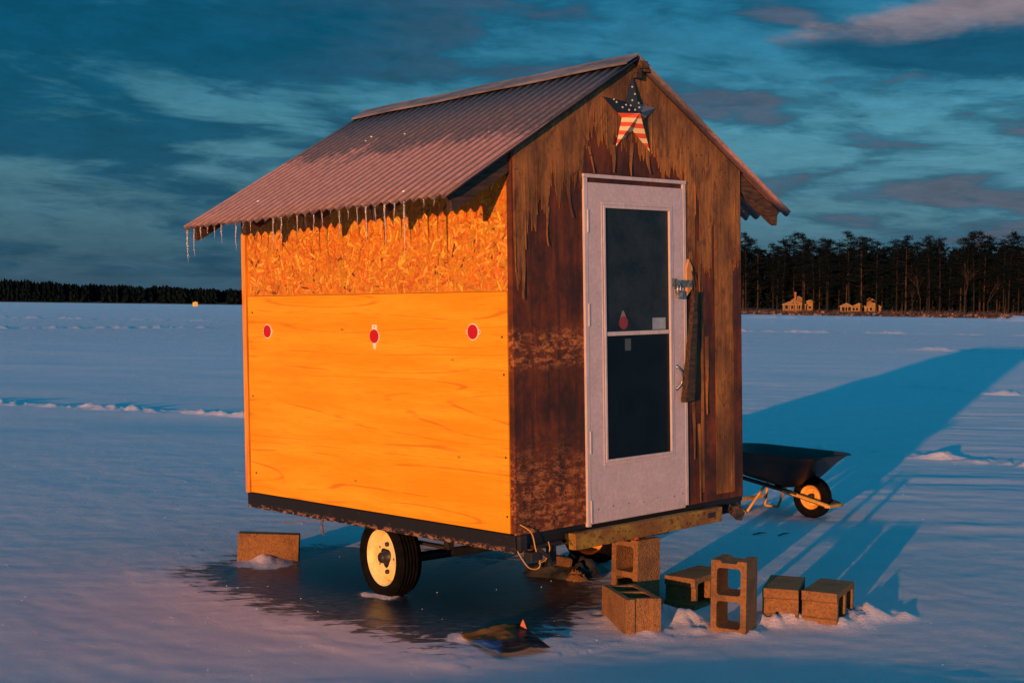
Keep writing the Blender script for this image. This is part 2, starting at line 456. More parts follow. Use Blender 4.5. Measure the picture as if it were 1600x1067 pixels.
def f_front(t, o):
    x, y, z = t.sep(o)
    st = t.noise(t.comb(t.math('MULTIPLY', x, 26), 0.0, t.math('MULTIPLY', z, 1.3)), 1.0, 5, .6, .2)
    bl = t.noise(t.comb(t.math('MULTIPLY', x, 3), 0.0, t.math('MULTIPLY', z, 2.0)), 1.3, 6, .68)
    fi = t.noise(o, 38, 5, .7)
    c = t.mix(t.sm(bl, .35, .65), (.030, .007, .002), (.17, .034, .002))
    c = t.mix(t.math('MULTIPLY', t.sm(st, .47, .68), .75), c, (.022, .007, .004))
    soot = t.math('MULTIPLY', t.sm(t.noise(o, 5.5, 7, .75), .52, .66), t.math('SUBTRACT', 1.0, t.sm(z, 1.0, 1.5)))
    c = t.mix(t.math('MULTIPLY', soot, .8), c, (.022, .009, .006))
    # frosty scuffed bands low on the left part
    zz = t.math('ADD', z, t.math('MULTIPLY', t.math('SUBTRACT', t.noise(t.mapping(o, (1, 1, .3)), 4, 4, .6), .5), .16))
    b1 = t.math('MULTIPLY', t.sm(zz, .80, .86), t.math('SUBTRACT', 1.0, t.sm(zz, .98, 1.05)))
    b2_ = t.math('SUBTRACT', 1.0, t.sm(zz, .22, .52))
    bb = t.math('MAXIMUM', b1, t.math('MULTIPLY', b2_, .9))
    bb = t.math('MULTIPLY', bb, t.math('SUBTRACT', 1.0, t.sm(x, .50, .56)))
    sc = t.sm(t.noise(t.mapping(o, (1, 1, 2.2)), 14, 10, .85, .2), .48, .58)
    c = t.mix(t.math('MULTIPLY', t.math('MULTIPLY', bb, sc), .9), c, (.50, .17, .04))
    c = t.mix(.35, c, t.mix(1.0, c, t.ramp(fi, [(.3, .4), (.7, 1.5)]), 'MULTIPLY'))
    return {'Base Color': c, 'Roughness': .75, 'Normal': t.bump(t.math('ADD', st, fi), .5, .004)}
front_m = mat('weathered_red_plywood', f_front)
def f_ven(t, o):
    x, y, z = t.sep(o)
    st = t.noise(t.comb(t.math('MULTIPLY', x, 45), 0.0, t.math('MULTIPLY', z, 2.2)), 1.0, 6, .65, .25)
    bl = t.noise(t.comb(t.math('MULTIPLY', x, 3.5), 0.0, t.math('MULTIPLY', z, 1.6)), 1.2, 5, .6)
    fi = t.noise(t.mapping(o, (1, 1, .6)), 55, 4, .7)
    c = t.mix(t.sm(bl, .32, .66), (.085, .036, .010), (.36, .145, .030))
    pa = t.noise(t.comb(t.math('MULTIPLY', x, 9), 0.0, t.math('MULTIPLY', z, 3.2)), 1.6, 7, .72)
    c = t.mix(t.math('MULTIPLY', t.sm(pa, .50, .64), .75), c, (.085, .024, .006))
    c = t.mix(t.math('MULTIPLY', t.sm(pa, .30, .42), .0), c, (.3, .2, .1))
    c = t.mix(t.math('MULTIPLY', t.sm(st, .50, .66), .5), c, (.05, .024, .010))
    big = t.math('SINE', t.math('MULTIPLY', t.noise(t.comb(t.math('MULTIPLY', x, 2.6), 0.0, t.math('MULTIPLY', z, .8)), 1.4, 2, .5), 60))
    c = t.mix(t.math('MULTIPLY', t.sm(big, .8, 1.0), .4), c, (.06, .03, .015))
    spk = t.sm(t.noise(o, 26, 3, .6), .66, .72)
    c = t.mix(t.math('MULTIPLY', spk, .8), c, (.02, .012, .01))
    c = t.mix(.3, c, t.mix(1.0, c, t.ramp(fi, [(.3, .4), (.7, 1.5)]), 'MULTIPLY'))
    return {'Base Color': c, 'Roughness': .8, 'Normal': t.bump(t.math('ADD', st, fi), .6, .004)}
ven_m = mat('grey_torn_veneer', f_ven)
def f_roof(t, o):
    x, y, z = t.sep(o)
    d = t.math('ABSOLUTE', t.math('SUBTRACT', x, .94))           # 0 at the ridge, 1.39 at the eave
    nz = t.noise(t.comb(t.math('MULTIPLY', x, 1.0), t.math('MULTIPLY', y, 1.6), 0.0), 2.2, 5, .62, .4)
    v = t.math('ADD', d, t.math('MULTIPLY', t.math('SUBTRACT', nz, .5), 1.0))
    v = t.math('ADD', v, t.math('MULTIPLY', t.math('SUBTRACT', y, 1.2), .02))
    n = t.noise(t.mapping(o, (1, 6, 1)), 25, 5, .7)
    fr = t.sm(t.math('ADD', v, t.math('MULTIPLY', t.math('SUBTRACT', n, .5), .35)), .60, .84)
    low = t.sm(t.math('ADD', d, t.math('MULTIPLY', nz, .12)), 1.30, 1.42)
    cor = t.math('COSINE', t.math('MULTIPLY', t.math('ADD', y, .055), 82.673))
    rib_shade = t.math('SUBTRACT', 1.0, t.sm(cor, -.35, .75))  # rib shading painted into the colour: troughs and lower flanks darkened
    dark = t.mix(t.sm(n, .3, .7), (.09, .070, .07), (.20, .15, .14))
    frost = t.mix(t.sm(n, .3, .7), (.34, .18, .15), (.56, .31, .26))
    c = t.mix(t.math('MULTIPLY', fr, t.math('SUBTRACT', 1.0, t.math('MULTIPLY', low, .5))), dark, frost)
    c = t.mix(t.math('MULTIPLY', rib_shade, .72), c, (.022, .014, .020))
    sp = t.n('ShaderNodeTexVoronoi', {'feature': 'F1'}, Scale=22.0); t.put(sp.inputs['Vector'], o)
    rnd = t.sep(sp.outputs['Color'])[0]
    ice = t.math('MULTIPLY', t.math('SUBTRACT', 1.0, t.sm(sp.outputs['Distance'], .12, .2)), t.math('GREATER_THAN', rnd, .975))
    c = t.mix(ice, c, (.95, .85, .7))  # ice specks, their sparkle painted in as bright colour
    return {'Base Color': c, 'Roughness': .55, 'Normal': t.bump(n, .35, .003)}
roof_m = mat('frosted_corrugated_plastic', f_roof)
cap_m = mottled('ridge_metal', (.10, .085, .08), (.22, .185, .17), 12, .5, (1, .3, 1), .2)
dark_wood = mottled('dark_rafter_wood', (.018, .012, .008), (.07, .035, .018), 14, .8, (.6, 4, 4), .5)
brown_wood = mottled('brown_rafter_wood', (.03, .014, .007), (.13, .06, .022), 14, .8, (.6, 4, 4), .5)
door_m = mottled('lilac_white_door_paint', (.50, .42, .42), (.56, .46, .46), 9, .55, (1, 1, 1), .06, .002)
door_trim = mottled('pale_door_frame', (.50, .43, .42), (.58, .50, .47), 14, .5, (1, 1, .3), .08, .002)
def f_glass(t, o):
    n = t.noise(o, 7, 5, .65); s = t.noise(o, 60, 3, .7)
    c = t.mix(t.sm(n, .3, .7), (.006, .014, .018), (.020, .030, .034))
    return {'Base Color': t.mix(t.math('MULTIPLY', t.sm(s, .5, .8), .3), c, (.06, .07, .075)), 'Roughness': .45, 'Specular IOR Level': .25}
glass_up = mat('dusty_window_pane', f_glass, rough=.25)
glass_lo = mottled('dark_window_pane', (.001, .003, .004), (.003, .006, .008), 5, .35, (1, 1, 1), .0, Specular_IOR_Level=.25)
def f_black(t, o):
    n = t.noise(t.mapping(o, (1, 1, 2.5)), 16, 6, .75)
    x, y, z = t.sep(o)
    low = t.math('SUBTRACT', 1.0, t.sm(z, -.098, -.07))
    ch = t.math('MULTIPLY', t.sm(n, .50, .56), low)
    c = t.mix(t.math('MULTIPLY', ch, .8), (.005, .006, .007), (.34, .17, .09))
    ch2 = t.sm(t.noise(t.mapping(o, (1, .35, 2)), 30, 5, .7), .66, .70)
    c = t.mix(t.math('MULTIPLY', ch2, .5), c, (.25, .12, .06))
    return {'Base Color': c, 'Roughness': .6, 'Normal': t.bump(n, .4, .004)}
frame_m = mat('chipped_black_frame', f_black)
black_m = mottled('black_underside', (.006, .006, .007), (.02, .018, .018), 12, .7)
def f_yel(t, o):
    n = t.noise(t.mapping(o, (1, 1, 1.5)), 30, 6, .75); b = t.noise(o, 7, 4, .6)
    c = t.mix(t.sm(b, .35, .65), (.34, .21, .02), (.20, .085, .012))
    c = t.mix(t.sm(n, .53, .62), c, (.06, .025, .01))
    return {'Base Color': c, 'Roughness': .6, 'Normal': t.bump(n, .3, .003)}
yel_m = mat('rusty_yellow_beam', f_yel)
rubber_m = mottled('black_rubber', (.002, .002, .003), (.006, .0055, .005), 20, .9, Specular_IOR_Level=.1)
rim_m = mottled('cream_rim_paint', (.74, .60, .20), (.84, .72, .30), 10, .45, (1, 1, 1), .1, .002, lo=.3, hi=.6)
rim_or = mottled('orange_rim_paint', (.70, .33, .04), (.80, .42, .06), 10, .5)
red_m = mat('red_reflector', col=(.50, .008, .006), rough=.35)
white_m = mat('white_plastic', col=(.85, .78, .62), rough=.5)
steel_m = mottled('zinc_steel', (.35, .36, .38), (.5, .5, .5), 30, .35, metal=.8)
brass_m = mottled('dull_lock', (.10, .12, .13), (.40, .38, .32), 40, .4, metal=.5)
dark_m = mat('dark_metal', col=(.02, .02, .022), rough=.5)
paper_m = mottled('pale_paper', (.22, .27, .30), (.32, .36, .40), 12, .6)
diamond_m = mottled('bare_pine_scrap', (.50, .20, .05), (.62, .30, .08), 10, .7, (4, 4, .6), .3)
def f_ice(t, o):
    return {'Normal': t.bump(t.noise(o, 90, 2, .5), .4, .003)}
icicle_m = mat('clear_icicle_ice', f_ice, col=(.85, .8, .82), rough=.12)
icicle_m.node_tree.nodes['Principled BSDF'].inputs['Transmission Weight'].default_value = .75
icicle_m.node_tree.nodes['Principled BSDF'].inputs['IOR'].default_value = 1.31

# ------------------------------------------------------------------ the ice-fishing shack on its trailer
RW = [[0.7225841163545944, -0.6907690533117268, -0.026651637451961745], [0.690914783458822, 0.7229204904436811, -0.0047672313470795286],
      [0.02256007070243949, -0.014969284668557854, 0.9996334146708045]]
TW = (0.02454581, 6.985428, -1.1494234 + CAM_H)
SH = Matrix(((*RW[0], TW[0]), (*RW[1], TW[1]), (*RW[2], TW[2]), (0, 0, 0, 1)))
# the empty stands at the shack's base on the snow; parts keep box coordinates
L_, W_, HW, SL = 2.438, 1.880, 1.925, .571
HP = HW + SL * W_ / 2
shack = empty('ice_fishing_shack', mw=SH)
tag(shack, 'gabled ice fishing shack with orange plywood side and white storm door on a trailer', 'ice shack')
mb = MB(); mb.box(0, .012, .034, 2.392, -.006, 1.22); mb.build('side_panel', ply_m, shack, .002)
# strand board: a sheet covered with thin pressed wood strands
mb = MB(); mb.box(.012, .022, .005, 2.40, 1.222, 1.88, col=(.62, .24, .012))
rnd = random.Random(3)
for i in range(4800):
    y = rnd.uniform(.02, 2.385); z = rnd.uniform(1.235, 1.865)
    ln = rnd.uniform(.02, .085); wd = rnd.uniform(.004, .018) * (ln / .06) ** .3
    an = rnd.gauss(0, 1) * .9 if rnd.random() < .5 else rnd.uniform(0, math.pi)
    dy_, dz_ = math.cos(an), math.sin(an)
    q = rnd.random()
    if q < .62: col = (.64 + rnd.uniform(-.16, .14), .235 + rnd.uniform(-.09, .08), .008)
    elif q < .80: col = (.86, .45 + rnd.uniform(-.10, .07), .04)
    elif q < .965: col = (.52, .135, .004)
    else: col = (.14, .045, .012)
    xx = .0118 - i * 6e-7
    t0 = rnd.uniform(0, .0012)
    pts = []
    for s1, s2 in ((-1, -.6), (-.8, 1), (.9, .8), (1, -1)):
        yy = y + dy_ * ln / 2 * s1 - dz_ * wd / 2 * s2; z2 = z + dz_ * ln / 2 * s1 + dy_ * wd / 2 * s2
        pts.append((xx + (t0 * .5 if s2 > 0 else -t0 * .5), min(max(yy, .006), 2.398), min(max(z2, 1.224), 1.878)))
    mb.add(pts, [(0, 1, 2, 3)], col=col)
mb.build('strand_board', osb_m, shack, colors=True)
mb = MB(); mb.box(-.010, .014, 2.400, 2.440, -.01, 1.66); mb.build('corner_trim', trim_m, shack, .002)
mb = MB(); mb.box(.006, .02, .001, .030, -.006, 1.93); mb.build('corner_stud', front_m, shack)
# side wall fill up to the roof, back, right wall, floor
mb = MB()
mb.box(.023, .035, .005, 2.43, -.005, HW - .045)
mb.build('left_wall', dark_wood, shack)
mb = MB(); mb.box(W_ - .012, W_, .004, 2.436, -.005, HW - .06); mb.build('right_wall', front_m, shack)
FX = Matrix(((1, 0, 0, 0), (0, 0, -1, 0), (0, 1, 0, 0), (0, 0, 0, 1)))       # plate XY -> box XZ, depth -> -Y
mb = MB(); mb.plate([[(0, -.01), (W_, -.01), (W_, HW - .06), (W_ / 2, HP - .06), (0, HW - .06)]], -2.452, -2.440, T=FX)
mb.build('back_wall', front_m, shack)
mb = MB(); mb.plate([[(.0, -.01), (W_, -.01), (W_, HW - .004), (W_ / 2, HP - .004), (0, HW - .004)]], .0, .012, T=FX)
mb.build('front_wall', front_m, shack)
# torn face veneer: a thin layer with a ragged lower edge, cut into vertical slivers
def ven_low(x):
    pts = [(0, 1.62), (.02, 1.25), (.08, 1.28), (.10, 1.42), (.12, 1.62), (.17, 1.56), (.19, 1.74), (.23, 1.58), (.27, 1.64), (.30, 1.80), (.33, 1.60), (.37, 1.74), (.40, 1.72), (.45, 1.80),
           (.50, 1.84), (.53, 1.93), (.58, 1.99), (.64, 1.94), (.70, 2.02), (.73, 1.95), (.80, 2.04), (.86, 1.97), (.92, 2.05), (.98, 1.88), (1.02, 2.00), (1.08, 1.98), (1.13, 1.90),
           (1.17, 1.86), (1.23, 1.84), (1.27, 1.83), (1.36, 1.83), (1.38, 1.30), (1.43, 1.10), (1.455, 1.62)]
    if x < 1.455:
        for (a, b), (c, d) in zip(pts[:-1], pts[1:]):
            if a <= x <= c:
                return b + (d - b) * (x - a) / (c - a)
    if x < 1.49: return 1.72
    if x < 1.515: return .02
    if x < 1.60: return 1.30
    if x < 1.625: return 1.55
    if x < 1.80: return -.005
    return 1.35
mb = MB(); x = .012
rnd = random.Random(11)
while x < W_ - .006:
    wd = rnd.uniform(.002, .006)
    x1 = min(x + wd, W_ - .004)
    mx_ = (x + x1) / 2
    nv_ = mnoise.noise(Vector((mx_ * 9, 4, 0))) * .16 + mnoise.noise(Vector((mx_ * 38, 1, 0))) * .13 + mnoise.noise(Vector((mx_ * 110, 7, 0))) * .06
    lo = (ven_low(mx_) + .03) + (nv_ if not (1.625 <= mx_ < 1.80 or 1.49 <= mx_ < 1.515) else 0)
    if .52 < mx_ < 1.36: lo = max(lo, 1.845)
    top = HW - .008 + SL * min(mx_, W_ - mx_)
    k = rnd.uniform(.3, 1)
    tip = max(lo - (rnd.uniform(.0, .012) if lo > .1 else 0), -.005)
    curl = .0008 + (.004 * rnd.random() if rnd.random() < .15 else 0)
    f0, f1 = -.0122, -.0142 - rnd.random() * .0006
    vs_ = [(x, f1, top), (x1, f1, top), (x1, f1, lo + .04), (x1 - wd * .1, f1 - curl, lo + .015), ((x + x1) / 2, f1 - curl * 1.6, tip), (x + wd * .1, f1 - curl, lo + .02), (x, f1, lo + .05)]
    bk = [(a, f0, c) for a, b, c in vs_]
    n = len(vs_)
    mb.add(vs_ + bk, [tuple(range(n))[::-1]] + [(i, (i + 1) % n, (i + 1) % n + n, i + n) for i in range(n)])
    x = x1 + (.0006 if rnd.random() < .06 else 0)
mb.build('torn_veneer', ven_m, shack)
# peeling slivers of veneer that stand off the wall
rnd = random.Random(5)
for (sx, z0, z1) in ((1.395, 1.10, 1.62), (1.425, .62, 1.22), (1.47, 1.20, 1.50), (1.535, .5, .95), (1.405, .25, .70), (.06, 1.18, 1.45), (.25, 1.45, 1.65), (.42, 1.6, 1.8), (.75, 1.85, 2.0), (.9, 1.84, 2.02), (1.05, 1.86, 2.0), (.58, 1.84, 1.98), (1.46, -.0, .45)):
    mb = MB(); n = 8; wv = rnd.uniform(.006, .016); pts = []
    for i in range(n + 1):
        q = i / n; zz = z1 + (z0 - z1) * q
        off = -.0155 - .014 * q * q; xx = sx + .012 * math.sin(q * 3 + sx * 9)
        ww = wv * (1 - q ** 2 * .85)
        pts += [(xx - ww, off, zz), (xx + ww, off - .002, zz)]
    mb.add(pts, [(2 * i, 2 * i + 2, 2 * i + 3, 2 * i + 1) for i in range(n)])
    o = mb.build('peeling_sliver', ven_m, shack)
    sd = o.modifiers.new('s', 'SOLIDIFY'); sd.thickness = .002
# roof ------------------------------------------------------------
mb = MB()
DR = .020
def roof_z(x): return HW + SL * (x if x < W_ / 2 else W_ - x)
Y0, Y1, NY = -.055, 2.385, 32 * 12
for side in (0, 1):
    xs = [-.452, -.30, 0, .45, .938]
    vs_ = []
    for j in range(NY + 1):
        y = Y0 + (Y1 - Y0) * j / NY
        c = math.cos(2 * math.pi * (y - Y0) / .076)
        for i, xx in enumerate(xs):
            ex = xx - (.006 * math.sin(j * .37) if i == 0 else 0)
            z = HW + SL * ex + .0145 + .012 * c - DR * max(y, 0)
            # the sheet overlap half way down shows as a slight step
            vs_.append((ex if side == 0 else W_ - ex, y, z - (.004 * math.sin(y * 5) if i == 0 else 0)))
    n = len(xs)
    fs = []
    for j in range(NY):
        for i in range(n - 1):
            q = (j * n + i, j * n + i + 1, (j + 1) * n + i + 1, (j + 1) * n + i)
            fs.append(q if side == 0 else q[::-1])
    mb.add(vs_, fs, True)
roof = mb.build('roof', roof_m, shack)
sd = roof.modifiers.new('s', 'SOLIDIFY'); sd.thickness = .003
mb = MB()
zr = HP + .026
capp = [(W_ / 2 - .10, zr - .050), (W_ / 2 - .098, zr - .038), (W_ / 2 - .012, zr + .008), (W_ / 2, zr + .020), (W_ / 2 + .012, zr + .008), (W_ / 2 + .098, zr - .038), (W_ / 2 + .10, zr - .050)]
vs_ = []
for y in [-.045 + 2.44 * k / 12 for k in range(13)]:
    for xx, zz in capp: vs_.append((xx, y, zz + .002 * math.sin(y * 7) - DR * max(y, 0)))
n = len(capp)
mb.add(vs_, [(j * n + i, j * n + i + 1, (j + 1) * n + i + 1, (j + 1) * n + i) for j in range(12) for i in range(n - 1)])
o = mb.build('ridge_cap', cap_m, roof); sd = o.modifiers.new('s', 'SOLIDIFY'); sd.thickness = .006
mb = MB(); mb.box(W_ / 2 - .02, W_ / 2 + .02, -.05, 2.36, HP - .09, HP - .04)
mb.build('ridge_board', dark_wood, shack)
mb = MB(); mb.box(.955, 1.005, -.058, -.018, HP - .035, HP + .005); mb.box(.985, 1.03, -.05, -.02, HP - .05, HP - .012)
mb.build('ridge_block', brown_wood, shack)
ca = math.atan(SL)
for side in (0, 1):
    for y in (.0, .60, 1.20, 1.80, 2.335):
        mb = MB()
        pts = []
        x0, x1 = -.395, (W_ / 2 - .025)
        y0 = y + (.001 if y == 0 else 0); y1 = y + .038
        zo = .0005
        def zt(xx): return HW + SL * xx - zo - DR * max(y + .03, 0) * (y > 0)
        dpt = .092 / math.cos(ca)
        out = [(x0, zt(x0)), (x0 + .012, zt(x0 + .012) - dpt * .93), (x0 + .05, zt(x0 + .05) - dpt), (x1, zt(x1) - dpt), (x1, zt(x1))]
        if side: out = [(W_ - a, b) for a, b in out][::-1]
        if side == 0 and y == 0: out = [(a, b) for a, b in out]
        mb.plate([out[::-1]], -y1, -y0, T=FX)
        mb.build('rafter', (dark_wood if side == 0 else brown_wood), shack, .003)
# icicles are frozen to the eave
rnd = random.Random(21)
spots = [(2.37, .17), (2.31, .24), (2.26, .20), (2.24, .06), (2.19, .10), (2.13, .05), (2.05, .09), (1.98, .13), (1.84, .18), (1.44, .20), (1.32, .17), (1.21, .15), (1.02, .13), (.94, .10), (.83, .17),
         (.76, .07), (.66, .13), (.58, .22), (.53, .12), (.46, .24), (.37, .14), (.29, .31)]
for y in list(np.linspace(.05, 2.4, 26)):
    spots.append((y + rnd.uniform(-.03, .03), rnd.choice([.02, .03, .035, .05, .07])))
for y, ln in spots:
    yq = min(Y0 + (round((y - Y0) / .076 - .5) + .5) * .076, Y0 + 31.5 * .076)            # icicles hang from the troughs
    mb = MB(); n = 9; pts = []; rs = []
    ln *= .85; r0 = .0028 + .014 * min(ln, .3)
    ph = rnd.uniform(0, 6)
    for i in range(n + 1):
        q = i / n
        pts.append((-.448 + .0015 * math.sin(ph + q * 5), yq + .002 * math.sin(ph * 2 + q * 7), HW - SL * .448 + .006 - DR * yq - ln * q))
        rs.append(max(r0 * (1 - q) ** .7 * (1 + .18 * math.sin(q * 40 + ph)), .0006))
    mb.tube(pts, rs, 7); mb.build('icicle', icicle_m, roof)

# door -----------------------------------------------------------------
door = MB()
dx0, dx1, dz0, dz1 = .545, 1.358, -.018, 1.805
gx0, gx1, gz0, gz1 = .680, 1.232, .315, 1.675
door.plate([[(dx0, dz0), (dx1, dz0), (dx1, dz1), (dx0, dz1)], [(gx0, gz0), (gx0, gz1), (gx1, gz1), (gx1, gz0)]], .016, .048, T=FX)
door = door.build('door', door_m, shack, .003)
door.scale = (.965, .5, .992); door.location = (.512 * .035, 0, 0)
mb = MB()
mb.box(.515, .543, -.052, -.0125, -.03, 1.83); mb.box(1.360, 1.384, -.052, -.0125, -.005, 1.83); mb.box(.512, 1.388, -.056, -.0125, 1.8305, 1.850)
mb.build('door_frame', door_trim, door, .002)
mb = MB()
def bead(x0, x1, z0, z1, w_, ya, yb):
    for (a, b, c, d) in ((x0, x1, z1 - w_, z1), (x0, x1, z0, z0 + w_), (x0, x0 + w_, z0 + w_, z1 - w_), (x1 - w_, x1, z0 + w_, z1 - w_)):
        mb.box(a, b, yb, ya, c, d)
bead(gx0 - .030, gx1 + .030, gz0 - .030, gz1 + .030, .014, -.0484, -.055)
bead(gx0 - .014, gx1 + .014, gz0 - .014, gz1 + .014, .016, -.036, -.060)
mb.build('window_bead', door_trim, door, .003)
mb = MB(); mb.box(gx0 + .002, gx1 - .002, -.049, -.034, .984, 1.006); mb.build('window_rail', door_trim, door, .002)
mb = MB(); mb.box(gx0 + .001, gx1 - .001, -.032, -.028, 1.000, gz1 - .001); mb.build('upper_pane', glass_up, door)
mb = MB(); mb.box(gx0 + .001, gx1 - .001, -.034, -.030, gz0 + .001, .996); mb.build('lower_pane', glass_lo, door)
FXP = lambda y: Matrix(((1, 0, 0, 0), (0, 0, -1, y), (0, 1, 0, 0), (0, 0, 0, 1)))
mb = MB(); mb.plate([circle(.036, 28, .835, 1.053)], 0, .003, T=FXP(-.0335)); mb.build('window_reflector', mat('faded_red_sticker', col=(.22, .03, .03), rough=.5), door)
mb = MB(); mb.plate([[(.802, 1.062), (.826, 1.118), (.836, 1.120), (.868, 1.066), (.86, 1.03), (.81, 1.03)]], 0, .0022, T=FXP(-.0332)); mb.build('reflector_backing', mat('dull_backing', col=(.20, .16, .14), rough=.5), door)
mb = MB(); mb.box(1.085, 1.20, -.0345, -.0328, 1.010, 1.075); mb.build('paper_note', paper_m, door)
mb = MB(); mb.box(.845, .895, -.0362, -.0345, .90, .965); mb.build('sticker', mat('dark_sticker', col=(.06, .075, .08), rough=.5), door)
for z in (1.60, 1.1, .42, .05):
    mb = MB(); mb.tube([(.543, -.055, z - .06), (.543, -.055, z + .06)], .0065, 10); mb.box(.5445, .562, -.0505, -.0484, z - .055, z + .055)
    mb.build('hinge', door_trim, door)
mb = MB()
hx = 1.298
mb.tube([(hx - .012, -.048, .795), (hx - .010, -.070, .790), (hx + .012, -.084, .765), (hx + .020, -.088, .728), (hx + .010, -.080, .695), (hx - .012, -.066, .672), (hx - .014, -.048, .668)], .0065, 8)
mb.tube([(hx - .012, -.0485, .795), (hx - .012, -.056, .795)], .012, 10); mb.tube([(hx - .014, -.0485, .668), (hx - .014, -.056, .668)], .012, 10)
mb.build('door_handle', steel_m, door)
mb = MB()
for xx in (.60, .72, .85, .98, 1.10, 1.25, 1.33):
    mb = MB(); mb.tube([(xx, -.0485, .06 + .006 * math.sin(xx * 30)), (xx, -.053, .06 + .006 * math.sin(xx * 30))], .0045, 8); mb.build('screw', steel_m, door)
# scrap of pine, hasp and padlock
FXS = FXP(-.0155)
mb = MB(); mb.plate([[(1.345, 1.185), (1.392, 1.225), (1.397, 1.345), (1.365, 1.395), (1.343, 1.335)]], 0, .021, T=FXS); mb.build('lock_block', diamond_m, shack, .002)
mb = MB(); mb.box(1.222, 1.385, -.0425, -.037, 1.235, 1.275); mb.box(1.222, 1.230, -.045, -.0275, 1.225, 1.285); mb.tube([(1.25, -.043, 1.255), (1.25, -.060, 1.255)], .008, 8)
for q in (1.36, 1.377): mb.tube([(q, -.043, 1.247), (q, -.047, 1.247)], .004, 8)
mb.build('hasp', mottled('dark_hasp', (.03, .06, .07), (.16, .2, .22), 45, .4), shack)
lock = empty('padlock'); lock.parent = None
lock.matrix_world = SH @ Matrix.Translation((1.247, -.058, 1.19))
tag(lock, 'small steel and brass padlock hanging on the hasp of the white door', 'padlock')
mb = MB(); mb.box(-.022, .022, -.011, .011, -.018, .028); mb.build('lock_body', brass_m, lock, .003)
mb = MB(); mb.tube([(-.014, 0, .028), (-.014, 0, .050), (-.008, 0, .062), (.008, 0, .062), (.014, 0, .050), (.014, 0, .028)], .0035, 8); mb.build('shackle', steel_m, lock)
# dark splintered stick leaning beside the handle
stick = MB()
SM = SH @ Matrix.Translation((1.325, -.050, .585))
n = 12; vs_ = []
for i in range(n + 1):
    q = i / n; zz = .62 * q; cx_ = -.0 + .075 * q
    w2 = .038 * (1 - .55 * q) + .003 * math.sin(i * 2.3); d2 = .020 * (1 - .4 * q)
    vs_ += [(cx_ - w2, -d2, zz), (cx_ + w2 * (.9 + .2 * math.sin(i)), -d2 * .9, zz + .01), (cx_ + w2, d2, zz), (cx_ - w2, d2, zz)]
fs = [(4 * i + k, 4 * i + (k + 1) % 4, 4 * i + 4 + (k + 1) % 4, 4 * i + 4 + k) for i in range(n) for k in range(4)] + [(3, 2, 1, 0), (4 * n, 4 * n + 1, 4 * n + 2, 4 * n + 3)]
stick.add(vs_, fs); stick.tube([(.078, 0, .60), (.06, -.005, .68), (.045, 0, .74)], .003, 6)
o = stick.build('wooden_stick', dark_wood); o.matrix_world = SM
tag(o, 'dark splintered wooden stick hanging beside the door handle', 'stick')

# reflectors on the side panel
FS = lambda y, z: Matrix(((0, 0, -1, -.0005), (1, 0, 0, y), (0, 1, 0, z), (0, 0, 0, 1)))   # plate -> outward (-x)
for (y, z, k) in ((2.17, 1.005, 0), (1.108, .985, 1), (.285, 1.015, 2)):
    mb = MB(); r = .041
    if k == 1:
        mb.plate([circle(.0425, 28)], 0, .005, T=FS(y, z)); mb.plate([rrect(-.022, .022, .030, .064, .009)], 0, .0045, T=FS(y, z))
        mb.plate([[(-.014, -.036), (-.007, -.072), (.008, -.072), (.016, -.036)]], 0, .0045, T=FS(y, z))
    else:
        mb.plate([circle(.044, 28)], 0, .005, T=FS(y, z)); mb.plate([[(-.058, 0), (-.034, -.024), (.034, -.024), (.058, 0), (.034, .024), (-.034, .024)]], 0, .0045, T=FS(y, z))
    rf = mb.build('reflector', white_m, shack)
    mb = MB(); mb.plate([circle(.0385, 28)], .0052, .0085, T=FS(y, z)); mb.build('red_lens', red_m, rf)
    for (a, b) in (((0, .052),) if k == 1 else ((.050, 0), (-.050, 0))):
        mb = MB(); mb.plate([circle(.0035, 8, a, b)], .0048, .0065, T=FS(y, z)); mb.build('screw', dark_m, rf)
nail_m = mat('rusty_nail', col=(.05, .015, .008), rough=.7)
for (y, z) in ((.06, .80), (.055, .38), (.07, .99), (2.33, .12), (2.35, .6), (.05, .08), (2.34, 1.12)):
    mb = MB(); mb.plate([circle(.006, 8)], .0, .002, T=FS(y, z)); mb.build('nail', nail_m, shack)

# trailer frame --------------------------------------------------------
mb = MB()
mb.box(.004, .05, .0, 2.44, -.105, -.012); mb.box(W_ - .05, W_ - .004, .0, 2.44, -.105, -.012)
mb.box(.051, W_ - .051, .002, .05, -.103, -.013); mb.box(.051, W_ - .051, 2.39, 2.438, -.103, -.013)
mb.box(-.003, W_ + .003, -.004, .0, -.040, -.011)
for y in (.6, 1.2, 1.8): mb.box(.051, W_ - .051, y, y + .05, -.102, -.03)
mb.build('trailer_frame', frame_m, shack, .003)
mb = MB(); mb.box(.03, W_ - .03, .03, 2.42, -.011, -.004); mb.build('floor', black_m, shack)
mb = MB(); mb.plate([[(.345, -.122), (1.570, -.118), (1.573, -.034), (.342, -.036)]], .045, .095, T=FX); mb.build('yellow_beam', yel_m, shack, .004)
for bb_ in ((.36, .42, -.0445, -.004, -.10, -.045), (1.48, 1.54, -.0445, -.004, -.10, -.045), (1.44, 1.50, -.099, -.0955, -.085, -.055)):
    mb = MB(); mb.box(*bb_); mb.build('beam_bracket', black_m, shack)
mb = MB()
mb.tube([(.20, 1.115, -.295), (W_ - .2, 1.115, -.335)], .028, 10)
mb.box(.20, .24, .75, 1.48, -.20, -.185); mb.box(.20, .24, 1.08, 1.15, -.29, -.20); mb.box(W_ - .24, W_ - .20, 1.08, 1.15, -.32, -.20); mb.box(W_ - .24, W_ - .20, .75, 1.48, -.20, -.185)
mb.box(.20, .24, .74, .78, -.20, -.10); mb.box(.20, .24, 1.45, 1.49, -.20, -.10)
mb.build('axle', black_m, shack)
